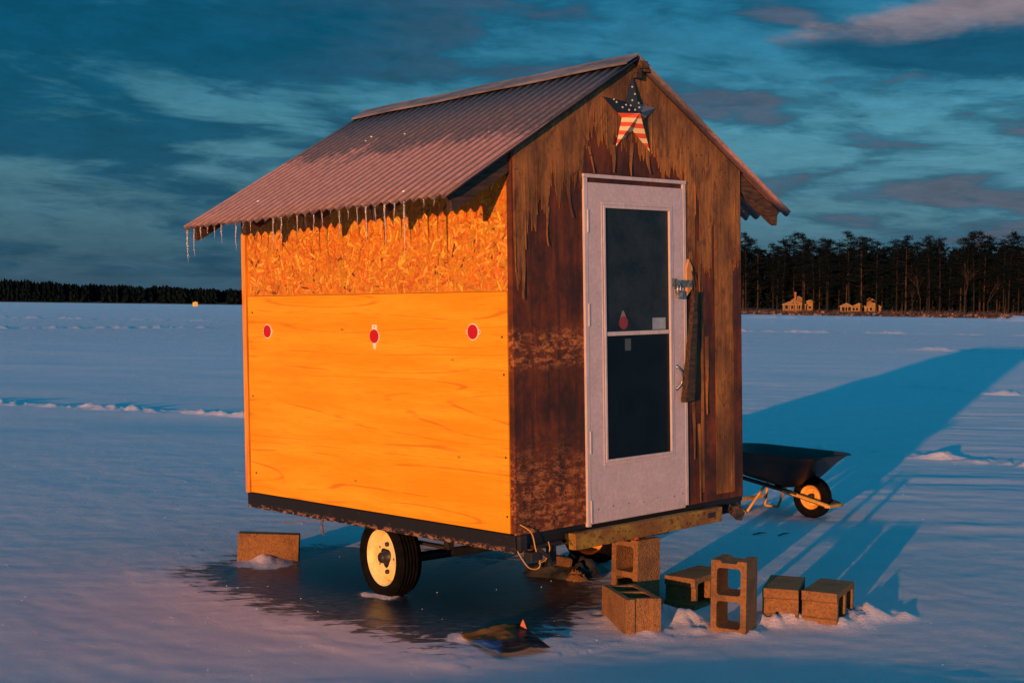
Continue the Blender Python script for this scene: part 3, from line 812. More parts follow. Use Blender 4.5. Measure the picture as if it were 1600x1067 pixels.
# tail lamp brackets and loose wires at the front corners
mb = MB()
mb.box(.10, .30, -.045, -.005, -.085, -.070); mb.box(.06, .14, -.06, -.004, -.145, -.10); mb.box(.22, .27, -.03, .0, -.19, -.086); mb.tube([(.12, -.05, -.09), (.17, -.07, -.13), (.20, -.05, -.16)], .012, 7)
mb.box(.01, .06, -.03, -.004, -.09, -.0125)
mb.build('lamp_bracket', black_m, shack, .003)
mb = MB()
T2 = Matrix.Translation((1.77, -.06, -.095)) @ Matrix.Rotation(R(35), 4, 'Y')
mb.box(-.045, .03, -.022, .022, -.035, .022, T=T2); mb.box(-.07, .05, -.026, -.022, .023, .032, T=T2); mb.box(-.06, -.02, .03, .06, -.02, .02, T=T2)
mb.build('tail_lamp', mottled('rusty_lamp_housing', (.012, .010, .008), (.10, .06, .04), 45, .7), shack, .004)
wire_m = mat('yellow_wire', col=(.60, .30, .06), rough=.5)
mb = MB()
def wire(pts, r=.0035):
    P = [Vector(p) for p in pts]; out = []
    for i in range(len(P) - 1):
        p0 = P[max(i - 1, 0)]; p1 = P[i]; p2 = P[i + 1]; p3 = P[min(i + 2, len(P) - 1)]
        for k in range(6):
            s = k / 6
            out.append(.5 * ((2 * p1) + (-p0 + p2) * s + (2 * p0 - 5 * p1 + 4 * p2 - p3) * s * s + (-p0 + 3 * p1 - 3 * p2 + p3) * s ** 3))
    out.append(P[-1]); mb.tube(out, r, 6)
wire([(.02, -.02, .045), (.07, -.05, .0), (.10, -.05, -.09), (.13, -.05, -.16), (.12, -.04, -.19), (.07, -.03, -.18), (.03, -.02, -.13), (.01, -.01, -.09)])
wire([(.12, -.05, -.16), (.17, -.05, -.15), (.20, -.05, -.10), (.19, -.05, -.06)], .003)
mb.build('wire', wire_m, shack)
mb = MB(); wire([(.02, 1.66, -.10), (.01, 1.66, -.14), (-.01, 1.62, -.19)], .006); wire([(.015, 1.655, -.11), (-.02, 1.80, -.13), (-.05, 1.98, -.15)], .0025)
mb.build('hanging_strap', mottled('old_strap', (.10, .05, .03), (.25, .13, .08), 30, .8), shack)

# wheels ----------------------------------------------------------------
def wheel_parts(parent, r, rr, wd, rubber, paint, lugs=5, name='wheel'):
    """axis along local X, outer face toward -X; returns wheel empty"""
    we = empty(name); we.parent = parent
    h = wd / 2
    prof = [(rr - .004, -h * .72), (rr + .008, -h * .86), (rr + (r - rr) * .45, -h), (r - (r - rr) * .22, -h * .92), (r - .006, -h * .72)]
    nb = 5
    for i in range(nb):     # tread ribs
        a = -h * .66 + 1.32 * h * i / nb; b = a + 1.32 * h / nb * .72
        prof += [(r - .003, a), (r, a + .002), (r, b), (r - .003, b + .001)]
    prof += [(r - .006, h * .72), (r - (r - rr) * .22, h * .92), (rr + (r - rr) * .45, h), (rr + .008, h * .86), (rr - .004, h * .72)]
    m = MB(); m.lathe(prof, 64, T=None); m.build('tyre', rubber, we)
    m = MB()
    pr = [(rr + .006, -h * .84), (rr + .008, -h * .80), (rr - .002, -h * .74), (rr - .010, -h * .45), (rr - .018, -h * .40), (rr - .026, -h * .1), (rr - .030, h * .3), (rr - .012, h * .6), (rr + .006, h * .84)]
    m.lathe(pr, 56)
    m.lathe([(rr - .028, -h * .05), (rr * .72, -h * .30), (rr * .66, -h * .36)], 56)
    TP = Matrix(((0, 0, 1, -h * .36), (1, 0, 0, 0), (0, 1, 0, 0), (0, 0, 0, 1)))
    holes = [circle(rr * .66, 48), [(rr * .33 * (1 + .14 * math.sin(3 * a_k + 1)) * math.cos(a_k), rr * .33 * (1 + .14 * math.sin(3 * a_k + 1)) * math.sin(a_k)) for a_k in [2 * math.pi * q / 24 for q in range(24)]][::-1]]
    for k in range(lugs):
        a = 2 * math.pi * k / lugs + .3
        holes.append(circle(rr * .052, 10, rr * .50 * math.cos(a), rr * .50 * math.sin(a))[::-1])
    m.plate(holes, 0, .004, T=TP)
    m.build('rim', paint, we)
    m = MB()
    m.lathe([(.0001, -h * .86), (rr * .15, -h * .84), (rr * .19, -h * .74), (rr * .20, -h * .36), (rr * .30, -h * .30), (rr * .32, -h * .0), (rr * .36, h * .1), (rr * .55, h * .12), (rr * .55, h * .3), (.0001, h * .3)], 20)
    for k in ((1, 3) if lugs == 5 else ()):
        a = 2 * math.pi * k / lugs + .3
        m.lathe([(.0001, -h * .36 - .018), (.012, -h * .36 - .016), (.0135, -h * .36), (.0135, 0)], 6, T=Matrix.Translation((0, rr * .50 * math.cos(a), rr * .50 * math.sin(a))))
    m.build('hub', dark_m, we)
    return we
w1 = wheel_parts(shack, .226, .165, .165, rubber_m, rim_m); w1.location = (.115, 1.150, -.275); w1.rotation_euler = (R(20), 0, R(-7))
w2_ = wheel_parts(shack, .226, .165, .165, rubber_m, rim_or); w2_.location = (W_ - .115, 1.112, -.318); w2_.rotation_euler = (0, 0, 0)

# barn star ----------------------------------------------------------------
def f_star(t, o):
    x, y, z = t.sep(o)
    s = t.math('FRACT', t.math('MULTIPLY', t.math('ADD', z, t.math('MULTIPLY', x, .04)), 21.0))
    nz = t.noise(o, 25, 3, .6)
    st = t.sm(t.math('ADD', s, t.math('MULTIPLY', t.math('SUBTRACT', nz, .5), .15)), .46, .54)
    c = t.mix(st, (.80, .58, .28), (.62, .085, .03))
    blue = t.math('GREATER_THAN', t.math('ADD', z, t.math('MULTIPLY', x, .0)), .002)
    c = t.mix(blue, c, (.006, .016, .03))
    right = t.math('MULTIPLY', t.sm(x, .02, .035), t.math('MULTIPLY', blue, t.math('SUBTRACT', 1.0, t.sm(z, .065, .075))))
    return {'Base Color': t.mix(t.math('MULTIPLY', right, .9), c, (.20, .19, .21)), 'Roughness': .5}
star_m = mat('painted_barn_star', f_star)
star = empty('barn_star'); star.matrix_world = SH @ Matrix.Translation((.909, -.016, 2.172))
tag(star, 'flag painted metal barn star with dots and stripes on the gable above the door', 'wall star')
mb = MB(); tips = [(.012, .222), (.200, .054), (.150, -.190), (-.130, -.178), (-.232, .080)]
vs_ = [(0, -.062, .005)]
for i, (a, b) in enumerate(tips):
    a2, b2q = tips[(i + 1) % 5]
    vs_.append((a, -.002, b))
    l = math.hypot(a + a2, b + b2q)
    vs_.append(((a + a2) / l * .085, -.003, (b + b2q) / l * .085))
fs = []
for i in range(10): fs.append((0, 1 + i, 1 + (i + 1) % 10))
mb.add(vs_, fs); so_ = mb.build('star_body', star_m, star)
sd = so_.modifiers.new('s', 'SOLIDIFY'); sd.thickness = .0015; sd.offset = 1
cream_m = mat('cream_paint', col=(.75, .66, .45), rough=.5)
def star_pt(x, z):
    best = 0
    # height on the relief: interpolate in the containing triangle
    for i in range(10):
        p1 = vs_[1 + i]; p2 = vs_[1 + (i + 1) % 10]
        x1, z1, x2, z2 = p1[0], p1[2], p2[0], p2[2]; x0, z0 = vs_[0][0], vs_[0][2]
        den = (z1 - z2) * (x0 - x2) + (x2 - x1) * (z0 - z2)
        a = ((z1 - z2) * (x - x2) + (x2 - x1) * (z - z2)) / den; b = ((z2 - z0) * (x - x2) + (x0 - x2) * (z - z2)) / den
        if a >= -.01 and b >= -.01 and 1 - a - b >= -.01: return a * -.062 - .003
    return None
for (x, z) in ((-.005, .15), (-.002, .11), (-.020, .075), (.008, .06), (-.035, .045), (-.145, .055), (-.105, .030), (-.065, .018), (-.15, .07), (-.028, .02), (.004, .035), (-.075, .045)):
    yy = star_pt(x, z)
    if yy is not None:
        mb = MB(); mb.plate([circle(.0052, 10, x, z)], -.001, .0025, T=FXP(yy)); mb.build('painted_dot', cream_m, star)

# ------------------------------------------------------------------ cinder blocks
def f_cin(t, o):
    n = t.noise(o, 45, 6, .75); b = t.noise(o, 6, 4, .6)
    c = t.mix(t.sm(n, .3, .7), (.19, .088, .030), (.32, .155, .050))
    c = t.mix(t.math('MULTIPLY', t.sm(b, .46, .7), .65), c, (.085, .042, .018))
    v = t.n('ShaderNodeTexVoronoi', {'feature': 'F1'}, Scale=110.0); t.put(v.inputs['Vector'], o)
    pit = t.math('SUBTRACT', 1.0, t.sm(t.noise(o, 75, 3, .6), .32, .42))
    c = t.mix(t.math('MULTIPLY', pit, .7), c, (.04, .02, .01))
    return {'Base Color': c, 'Roughness': .92, 'Normal': t.bump(t.math('ADD', n, v.outputs['Distance']), .9, .006)}
cin_m = mat('cinder_concrete', f_cin)
def cin_mesh():
    m = MB(); L, W = .39, .19
    out = [(-L / 2, -W / 2), (L / 2, -W / 2), (L / 2, -W / 2 + .048), (L / 2 - .014, -W / 2 + .056), (L / 2 - .014, W / 2 - .056), (L / 2, W / 2 - .048), (L / 2, W / 2),
           (-L / 2, W / 2), (-L / 2, W / 2 - .048), (-L / 2 + .014, W / 2 - .056), (-L / 2 + .014, -W / 2 + .056), (-L / 2, -W / 2 + .048)]
    h1 = rrect(-L / 2 + .040, -.016, -W / 2 + .032, W / 2 - .032, .018)[::-1]
    h2 = rrect(.016, L / 2 - .040, -W / 2 + .032, W / 2 - .032, .018)[::-1]
    m.plate([out, h1, h2], 0, .19)
    return m
CB = 'cinder blocks lying round the trailer'
def cin(T, label, solid=False):
    if solid:
        m = MB(); m.box(-.195, .195, -.045, .045, 0, .19)
    else: m = cin_mesh()
    o = m.build('cinder_block', cin_m, None, .003); o.matrix_world = T
    return tag(o, label, 'cinder block', CB)
def frame_T(origin, X, Z):
    X = Vector(X).normalized(); Z = Vector(Z).normalized(); Y = Z.cross(X)
    return Matrix(((X.x, Y.x, Z.x, origin[0]), (X.y, Y.y, Z.y, origin[1]), (X.z, Y.z, Z.z, origin[2]), (0, 0, 0, 1)))
up = Vector((0, 0, 1))
def dv(deg):  # horizontal direction, degrees right of +Y
    return Vector((math.sin(R(deg)), math.cos(R(deg)), 0))
# 1 flat block at the far left
cin(Matrix.Translation((-1.555, 8.93, -.015)) @ Matrix.Rotation(R(3), 4, 'Z') @ Matrix.Rotation(R(1.5), 4, 'Y'), 'solid cinder block lying alone on the ice left of the trailer wheel', True)
# 2 upright block holding up the yellow beam
xb = Vector((RW[0][0], RW[1][0], 0)).normalized(); yb = Vector((RW[0][1], RW[1][1], 0)).normalized()
c2 = Vector((.70, 7.66, .0))
cin(frame_T(c2 + up * .195 - xb * .095, up, xb), 'cinder block standing on end under the yellow beam and propping up the trailer')
# 3 block in front, cores up
X3 = dv(-15); Y3 = dv(75)
c3 = Vector((.598, 7.03, 0)) * 1.0 + X3 * .195 + Y3 * .095
cin(frame_T((c3.x, c3.y, -.018), X3, up), 'cinder block with its holes facing up in front of the propping block')
# 4 block on its side, cores facing right
X4 = dv(36); Z4 = dv(126)
c4 = Vector((1.02, 7.60, 0)) + X4 * .195 - Z4 * .19
cin(frame_T((c4.x, c4.y, .075), X4, Z4), 'snow dusted cinder block lying on its side just behind the upright open block')
# 5 standing block with both holes showing
Z5 = dv(27); X5 = up
Y5 = Z5.cross(X5)
c5 = Vector((1.04, 7.13, 0)) + dv(117) * .095 + dv(27) * .0
cin(frame_T((c5.x, c5.y, .172), X5, Z5), 'tall cinder block standing on end with both holes open toward the camera')
# 6, 7 pair at the right
X6 = dv(17); c6 = Vector((1.348, 7.36, 0)) + X6 * .195
cin(frame_T((c6.x, c6.y, .080), X6, dv(107)), 'cinder block right of the tall open block with a groove across its end')
X7 = dv(27); c7 = Vector((1.548, 7.32, 0)) + X7 * .195
cin(frame_T((c7.x, c7.y, .078), X7, dv(117)), 'cinder block farthest right in the row with snow at its foot')
# shims on top of the propping block
shim = MB(); T3 = Matrix.Translation(c2 + up * .3935) @ Matrix(((xb.x, yb.x, 0, 0), (xb.y, yb.y, 0, 0), (0, 0, 1, 0), (0, 0, 0, 1)))
mb = MB(); mb.box(-.06, .22, -.055, .055, -.0, .026)
o = mb.build('wooden_shim', dark_wood, None, .002); o.matrix_world = T3
tag(o, 'dark flat wooden board wedged between the cinder block and the yellow beam', 'shim')
mb = MB(); mb.box(-.085, -.061, -.075, .03, .0, .028)
o = mb.build('wooden_wedge', mat('red_orange_wood', col=(.75, .12, .02), rough=.6), None, .002); o.matrix_world = T3
tag(o, 'small red orange wooden wedge on top of the propping cinder block', 'wedge')

# ------------------------------------------------------------------ crumpled bag, debris, twigs
def sheet(corners, nu, nv, hf):
    m = MB(); vs_ = []
    A, B, C_, D = [Vector(c) for c in corners]
    for j in range(nv + 1):
        for i in range(nu + 1):
            u, v = i / nu, j / nv
            p = (A * (1 - u) + B * u) * (1 - v) + (D * (1 - u) + C_ * u) * v
            vs_.append((p.x, p.y, hf(u, v)))
    m.add(vs_, [(j * (nu + 1) + i, j * (nu + 1) + i + 1, (j + 1) * (nu + 1) + i + 1, (j + 1) * (nu + 1) + i) for j in range(nv) for i in range(nu)], True)
    return m
def hf(u, v):
    n = mnoise.noise(Vector((u * 4, v * 4, 2))) + .5 * mnoise.noise(Vector((u * 11, v * 11, 5)))
    edge = min(u, 1 - u, v, 1 - v)
    return .008 + .014 * max(0, n) + .018 * math.exp(-((v - .62) / .2) ** 2) * (1 - u * .3) + .015 * math.exp(-((u) / .08) ** 2)
def f_bag(t, o):
    x, y, z = t.sep(o)
    s = t.noise(t.mapping(o, (3, 60, 3), rot=(0, 0, R(35))), 1.0, 3, .6)
    dk = t.mix(t.sm(s, .5, .65), (.006, .010, .014), (.05, .07, .08))
    bl = t.math('MULTIPLY', t.math('SUBTRACT', 1.0, t.sm(x, -.06, -.02)), t.math('SUBTRACT', 1.0, t.sm(y, 6.78, 6.83)))
    c = t.mix(bl, dk, (.02, .12, .28))
    br = t.math('MULTIPLY', t.math('SUBTRACT', 1.0, t.sm(x, .02, .05)), t.sm(y, 6.80, 6.84))
    c = t.mix(br, c, t.mix(t.noise(o, 30, 4, .6), (.10, .05, .015), (.22, .12, .04)))
    return {'Base Color': c, 'Roughness': .45}
bagT = sheet([(-.245, 6.90, 0), (-.045, 6.555, 0), (.205, 6.69, 0), (.08, 7.12, 0)], 34, 30, hf)
o = bagT.build('crumpled_bag', mat('printed_bag', f_bag))
sd = o.modifiers.new('s', 'SOLIDIFY'); sd.thickness = .003
tag(o, 'flattened dark and blue printed bag frozen into the snow before the trailer', 'bag')
mb = MB(); mb.add([(.055, 7.07, .01), (.095, 7.04, .01), (.074, 7.06, .060), (.066, 7.07, .045), (.06, 7.085, .01)], [(0, 1, 2, 3), (0, 3, 4), (1, 4, 2), (4, 3, 2)])
fl = mb.build('torn_flap', mat('orange_flap', col=(.6, .16, .05), rough=.6), o)
def lump(name, m, cx_, cy_, rx, ry, h, seed, label, cat, n=40):
    mm = MB(); vs_ = []; fs = []
    for j in range(14):
        q = j / 13
        for i in range(n):
            a = 2 * math.pi * i / n
            nn = 1 + .35 * mnoise.noise(Vector((math.cos(a) * 1.8 + seed, math.sin(a) * 1.8, q * 2)))
            rr_ = (1 - q) * nn
            zz = h * (1 - (1 - q) ** 2.2) * (1 + .7 * mnoise.noise(Vector((math.cos(a) * (1 - q) * 5 + seed, math.sin(a) * (1 - q) * 5, 3)))) - .01
            vs_.append((cx_ + rx * rr_ * math.cos(a), cy_ + ry * rr_ * math.sin(a), zz))
    for j in range(13):
        for i in range(n): fs.append((j * n + i, j * n + (i + 1) % n, (j + 1) * n + (i + 1) % n, (j + 1) * n + i))
    mm.add(vs_, fs, True); o = mm.build(name, m); tag(o, label, cat); return o
lump('ice_heap', mottled('dirty_ice', (.010, .014, .018), (.05, .05, .05), 9, .5), .36, 8.62, .27, .22, .10, 4, 'low dark heap of dirty ice under the far wheel', 'ice heap')
T4 = Matrix.Translation((.30, 8.50, .10)) @ Matrix.Rotation(R(25), 4, 'Z') @ Matrix.Rotation(R(12), 4, 'Y')
mb = MB(); mb.box(-.075, .08, -.05, .05, -.03, .03); o = mb.build('brick_chunk', cin_m, None, .018); o.matrix_world = T4
tag(o, 'lit concrete chunk lying on top of the dark ice heap', 'rubble')
o = lump('brick_chunk', cin_m, .41, 8.40, .075, .06, .065, 8, None, None, 14)
tag(o, 'small pointed concrete shard before the dark ice heap', 'rubble')
for k, (x, y, a, lab) in enumerate(((1.83, 10.12, 20, 'thin dark twig on shaded snow, nearer the trailer of the two'), (2.0, 10.1, 35, 'thin dark twig on shaded snow, nearer the wheelbarrow wheel of the two'))):
    mb = MB(); a = R(a); mb.tube([(x - .06 * math.cos(a), y - .06 * math.sin(a), .012), (x, y, .022), (x + .06 * math.cos(a), y + .07 * math.sin(a), .02)], [.004, .006, .002], 6)
    tag(mb.build('twig', dark_wood), lab, 'twig')

# ------------------------------------------------------------------ wheelbarrow
fw = Vector((.70, -.714, 0)).normalized(); lf = up.cross(fw)      # forward, left (away from the camera side)
wb0 = Vector((2.075, 11.43, 0))                                   # between the legs
WBM = Matrix(((fw.x, lf.x, 0, wb0.x), (fw.y, lf.y, 0, wb0.y), (0, 0, 1, wb0.z), (0, 0, 0, 1)))
wb = empty('wheelbarrow', mw=WBM)
tag(wb, 'black wheelbarrow with orange legs and wheel standing behind the shack on the right', 'wheelbarrow')
tray_m = mottled('black_tray_steel', (.010, .011, .012), (.035, .022, .016), 6, .5)
orange_m = mottled('worn_orange_paint', (.50, .25, .04), (.62, .34, .07), 16, .6)
mb = MB()
def ring(x0, x1, hw0, hw1, z0, z1, r):
    pts = []
    base = rrect(-1, 1, -1, 1, r, 6)
    for a, b in base:
        q = (a + 1) / 2; xx = x0 + (x1 - x0) * q; hw = hw0 + (hw1 - hw0) * q
        pts.append((xx, b * hw, z0 + (z1 - z0) * q))
    return pts
rings = [ring(-.02, .30, .14, .11, .285, .225, .5), ring(-.10, .40, .20, .16, .31, .24, .5), ring(-.22, .50, .27, .22, .37, .33, .45), ring(-.32, .60, .32, .28, .45, .44, .42), ring(-.36, .68, .345, .31, .505, .50, .40),
         ring(-.375, .70, .36, .325, .51, .505, .40), ring(-.378, .703, .363, .328, .500, .495, .40)]
n = len(rings[0]); vs_ = [p for r_ in rings for p in r_]
mb.add(vs_, [(j * n + i, j * n + (i + 1) % n, (j + 1) * n + (i + 1) % n, (j + 1) * n + i) for j in range(len(rings) - 1) for i in range(n)] + [tuple(range(n))[::-1]], True)
o = mb.build('tray', tray_m, wb); sd = o.modifiers.new('s', 'SOLIDIFY'); sd.thickness = .004; sd.offset = 1
for s in (-1, 1):
    mb = MB(); mb.tube([(-1.05, s * .30, .50), (-.35, s * .26, .34), (-.1, s * .20, .285), (.30, s * .125, .205), (.42, s * .115, .185)], .017, 8)
    mb.build('handle', tray_m, wb)
    mb = MB()
    A_ = Vector((.30, s * .125, .20)); B_ = Vector((.69, s * .085, .115)); d = (B_ - A_)
    mb.tube([A_, A_ + d * .5, B_], .018, 4); mb.build('wheel_bracket', orange_m if s < 0 else tray_m, wb)
    mb = MB(); y = s * .215
    mb.tube([(-.08, y, .29), (-.115, y, .012), (-.10, y, .006), (.0, y, .006), (.015, y, .012), (.14, s * .16, .225)], .011, 8)
    mb.build('leg', orange_m, wb)
mb = MB(); mb.box(-.112, -.100, -.205, .205, .075, .105); mb.build('cross_brace', orange_m, wb, .002)
mb = MB(); mb.box(.665, .715, -.10, .10, .10, .125); mb.build('front_guard', orange_m, wb, .004)
mb = MB(); mb.box(.21, .26, -.12, .12, .215, .245); mb.box(.22, .25, -.13, -.10, .24, .28); mb.build('tray_support', tray_m, wb)
ww = wheel_parts(wb, .165, .100, .085, rubber_m, rim_or, lugs=4); ww.location = (.49, 0, .160); ww.rotation_euler = (0, 0, R(90))
mb = MB(); mb.tube([(0, -.11, 0), (0, .11, 0)], .010, 8, T=Matrix.Translation((.49, 0, .160))); mb.build('axle', dark_m, wb)

# ------------------------------------------------------------------ right-hand shore: bank, rocks, pines, cottages
bark_m = mottled('pine_bark', (.003, .003, .003), (.014, .009, .006), 1.2, .9, (1, 1, .4), .4, .05)
bark_pale = mottled('pale_bark', (.015, .009, .006), (.065, .036, .020), 1.2, .9, (1, 1, .4), .4, .05)
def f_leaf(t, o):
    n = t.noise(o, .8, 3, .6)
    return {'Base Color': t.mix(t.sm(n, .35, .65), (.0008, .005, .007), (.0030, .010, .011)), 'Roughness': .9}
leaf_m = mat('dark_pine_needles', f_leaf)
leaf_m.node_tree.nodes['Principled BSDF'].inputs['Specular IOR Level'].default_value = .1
S0 = Vector((63, 383, 0)); S1 = Vector((120, 327, 0)); sd_ = (S1 - S0).normalized(); sn = Vector((-sd_.y, sd_.x, 0))
if sn.y < 0: sn = -sn
def shore(s, d, z=0):      # s metres along the shore from px 1155, d metres inland
    wob = 1.2 * math.sin(s * .19) + .8 * math.sin(s * .47 + 1)
    return S0 + sd_ * s + sn * (d + wob) + Vector((0, 0, z))
SA, SB = -95, 150
mb = MB(); prof = [(-1.5, -.3), (0, .15), (1.5, .7), (5, 1.0), (25, 1.8), (90, 4.0)]
ns = 120; vs_ = []
for i in range(ns + 1):
    s = SA + (SB - SA) * i / ns
    for d, z in prof: vs_.append(shore(s, d, z + (.25 * mnoise.noise(Vector((s * .15, d * .2, 0))) if d > 0 else 0)))
n = len(prof)
mb.add(vs_, [(i * n + j, (i + 1) * n + j, (i + 1) * n + j + 1, i * n + j + 1) for i in range(ns) for j in range(n - 1)], True)
def f_bank(t, o):
    nn = t.noise(o, .35, 6, .7)
    return {'Base Color': t.mix(t.sm(nn, .50, .60), (.035, .020, .012), (.42, .36, .36)), 'Roughness': .9}
tag(mb.build('shore_bank', mat('snowy_bank', f_bank)), 'low snowy brown bank along the far right shore', 'shore', kind='structure')
rnd = random.Random(40)
mb = MB()
for i in range(1500):
    s = rnd.uniform(SA, SB); d = rnd.uniform(-.8, 2.2); r = rnd.uniform(.12, .5) * (1.4 if rnd.random() < .1 else 1)
    p = shore(s, d, .12 + .35 * max(d, 0)); q = rnd.random()
    col = (.07, .035, .02) if q < .6 else ((.26, .15, .10) if q < .8 else (.02, .014, .01))
    vs_ = []
    for k in range(6):
        a = k * math.pi / 3 + rnd.uniform(-.3, .3); vs_.append(p + Vector((math.cos(a) * r * rnd.uniform(.8, 1.4), math.sin(a) * r * rnd.uniform(.7, 1.2), -.2)))
    for k in range(5):
        a = k * math.pi / 2.5 + rnd.uniform(-.3, .3); vs_.append(p + Vector((math.cos(a) * r * .6, math.sin(a) * r * .6, r * rnd.uniform(.4, .9))))
    fs = [(k, (k + 1) % 6, 6 + k % 5) for k in range(6)] + [(6 + k, k, (6 + (k + 4) % 5)) for k in range(5)] + [(6, 7, 8, 9, 10)]
    mb.add(vs_, fs, col=col)
def f_tone(t, o):
    c = t.n('ShaderNodeAttribute', {'attribute_name': 'tone'}).outputs['Color']
    return {'Base Color': t.mix(1.0, c, t.ramp(t.noise(o, 3, 3, .6), [(.3, .6), (.7, 1.3)]), 'MULTIPLY')}
tone_m = mat('shore_rock', f_tone, rough=.9)
tag(mb.build('shore_rocks', tone_m, colors=True), 'brown rocks and boulders scattered along the waterline of the right shore', 'rocks', kind='stuff')
mb = MB()
for i in range(2600):
    s = rnd.uniform(SA, SB); d = rnd.uniform(.3, 6); p = shore(s, d, .3 + .1 * d)
    h = rnd.uniform(.4, 1.5) * (1.8 if rnd.random() < .06 else 1); a = rnd.uniform(0, 6.28); lean = rnd.uniform(-.4, .4)
    ww_ = .03
    q = p + Vector((math.cos(a) * lean, math.sin(a) * lean, h))
    ax = sd_ * ww_
    mb.add([p - ax, p + ax, q], [(0, 1, 2)], col=(.10, .05, .03) if rnd.random() < .8 else (.26, .14, .08))
tag(mb.build('shore_brush', tone_m, colors=True), 'bare brush and reeds growing along the right shore', 'brush', kind='stuff')

def foliage(m, c, rad, n, rnd, flat=.5):
    for _ in range(n):
        p = Vector((rnd.gauss(0, .5), rnd.gauss(0, .5), rnd.gauss(0, .5) * flat)) * rad + c
        s = rnd.uniform(.16, .42) * (rad ** .4)
        a = Vector((rnd.uniform(-1, 1), rnd.uniform(-1, 1), rnd.uniform(-.35, .5))).normalized() * s
        b = Vector((rnd.uniform(-1, 1), rnd.uniform(-1, 1), rnd.uniform(-.2, 1))).normalized() * s * .55
        m.add([p - a, p + b, p + a], [(0, 1, 2)])
def pine_proto(seed, H, bare, spread, pale=False):
    rnd = random.Random(seed)
    root = empty('pine_tree')
    m = MB(); lx, ly = rnd.uniform(-.5, .5), rnd.uniform(-.5, .5)
    def ax(h): q = h / H; return Vector((lx * q * q * 1.4, ly * q * q * 1.4, h))
    m.tube([ax(H * k / 8) - Vector((0, 0, .3 if k == 0 else 0)) for k in range(9)], [.24 * (1 - .11 * k) + .02 for k in range(9)], 6)
    nb = 48
    f = MB()
    for i in range(nb):
        q = bare + (1 - bare) * (i + rnd.uniform(0, .9)) / nb
        h = H * q; a = rnd.uniform(0, 6.28)
        tt = (q - bare) / (1 - bare)
        ln = spread * (.45 + .9 * math.sin(math.pi * min(tt * .75 + .22, 1))) * rnd.uniform(.45, 1.15) * (1 if rnd.random() > .12 else .3)
        up_ = rnd.uniform(-.05, .35)
        d = Vector((math.cos(a), math.sin(a), up_)).normalized()
        p0 = ax(h); p1 = p0 + d * ln
        m.tube([p0, p0 + d * ln * .6, p1], [.045, .028, .01], 4, cap=False)
        for k in range(4):
            c = p0 + d * ln * (.35 + .22 * k) + Vector((rnd.uniform(-.3, .3), rnd.uniform(-.3, .3), rnd.uniform(.0, .2)))
            foliage(f, c, .72 + .25 * rnd.random(), 19, rnd, .45)
    foliage(f, ax(H), .8, 50, rnd, 1.0)
    for i in range(int(10)):     # dead snags on the bare trunk
        h = H * rnd.uniform(.12, bare + .05); a = rnd.uniform(0, 6.28); l2 = rnd.uniform(.4, 1.6)
        p0 = ax(h); m.tube([p0, p0 + Vector((math.cos(a) * l2, math.sin(a) * l2, rnd.uniform(-.3, .2)))], [.03, .008], 4, cap=False)
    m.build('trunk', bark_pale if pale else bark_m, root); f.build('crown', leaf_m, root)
    return root
def bare_proto(seed, H):
    rnd = random.Random(seed); root = empty('bare_tree'); m = MB()
    def grow(p, d, l, r, k):
        q = p + d * l; m.tube([p, (p + q) / 2 + Vector((rnd.uniform(-.1, .1), rnd.uniform(-.1, .1), 0)), q], [r, r * .8, r * .6], 5, cap=False)
        if k == 0: return
        for _ in range(rnd.choice((2, 3))):
            e = (d + Vector((rnd.uniform(-.75, .75), rnd.uniform(-.75, .75), rnd.uniform(-.1, .5)))).normalized()
            grow(q, e, l * rnd.uniform(.55, .8), r * .55, k - 1)
    grow(Vector((0, 0, -.3)), Vector((rnd.uniform(-.12, .12), 0, 1)).normalized(), H * .42, .17, 4)
    m.build('trunk', bark_pale, root); return root
def place(proto, used, loc, rz, sc, label, cat, group):
    if proto.name not in used:
        used.add(proto.name); r_ = proto
    else:
        r_ = proto.copy(); C.objects.link(r_)
        for ch in proto.children:
            c_ = ch.copy(); C.objects.link(c_); c_.parent = r_
    r_.location = loc; r_.rotation_euler = (0, 0, rz); r_.scale = sc
    return tag(r_, label, cat, group)
protos = [pine_proto(1, 19, .20, 2.7), pine_proto(2, 20.5, .30, 2.6), pine_proto(3, 17, .15, 2.9, True), pine_proto(4, 21, .38, 2.9), pine_proto(5, 16.5, .08, 2.6), pine_proto(6, 19, .28, 3.3, True)]
bares = [bare_proto(11, 12), bare_proto(12, 10)]
used = set(); rnd = random.Random(77)
# front row, trunks lit
front = sorted([rnd.uniform(0, 9.0) + i * 4.6 for i in range(-3, 24)])
TG = 'tall pines of the front row on the right shore'
k = 0
marks = ['beside the shack wall', 'left of the left cottage', 'just left of the left cottage', 'behind the left cottage', 'right of the left cottage', 'between the two cottages', 'just left of the right cottage', 'behind the right cottage',
         'right of the right cottage']
ORD = ['first', 'second', 'third', 'fourth', 'fifth', 'sixth', 'seventh', 'eighth', 'ninth', 'tenth', 'eleventh', 'twelfth', 'thirteenth', 'fourteenth', 'fifteenth', 'sixteenth', 'seventeenth', 'eighteenth', 'nineteenth', 'twentieth', 'twenty-first', 'twenty-second', 'twenty-third', 'twenty-fourth', 'twenty-fifth', 'twenty-sixth', 'twenty-seventh']
vis = 0
for s in front:
    d = rnd.uniform(6, 9)
    p = shore(s, d, 1.0)
    pr = rnd.choice(protos[:4] + [protos[5]])
    sc = rnd.uniform(.76, 1.06)
    px_ = 800 + 2171 * p.x / p.y
    if px_ > 1150 and vis < 27:
        lab = 'front row pine on the right shore, %s to the right of the shack' % ORD[vis]; vis += 1
    else: lab = 'tall pine on the right shore hidden behind the shack'
    place(pr, used, p, rnd.uniform(0, 6.28), (sc, sc, sc), lab, 'tree', TG)
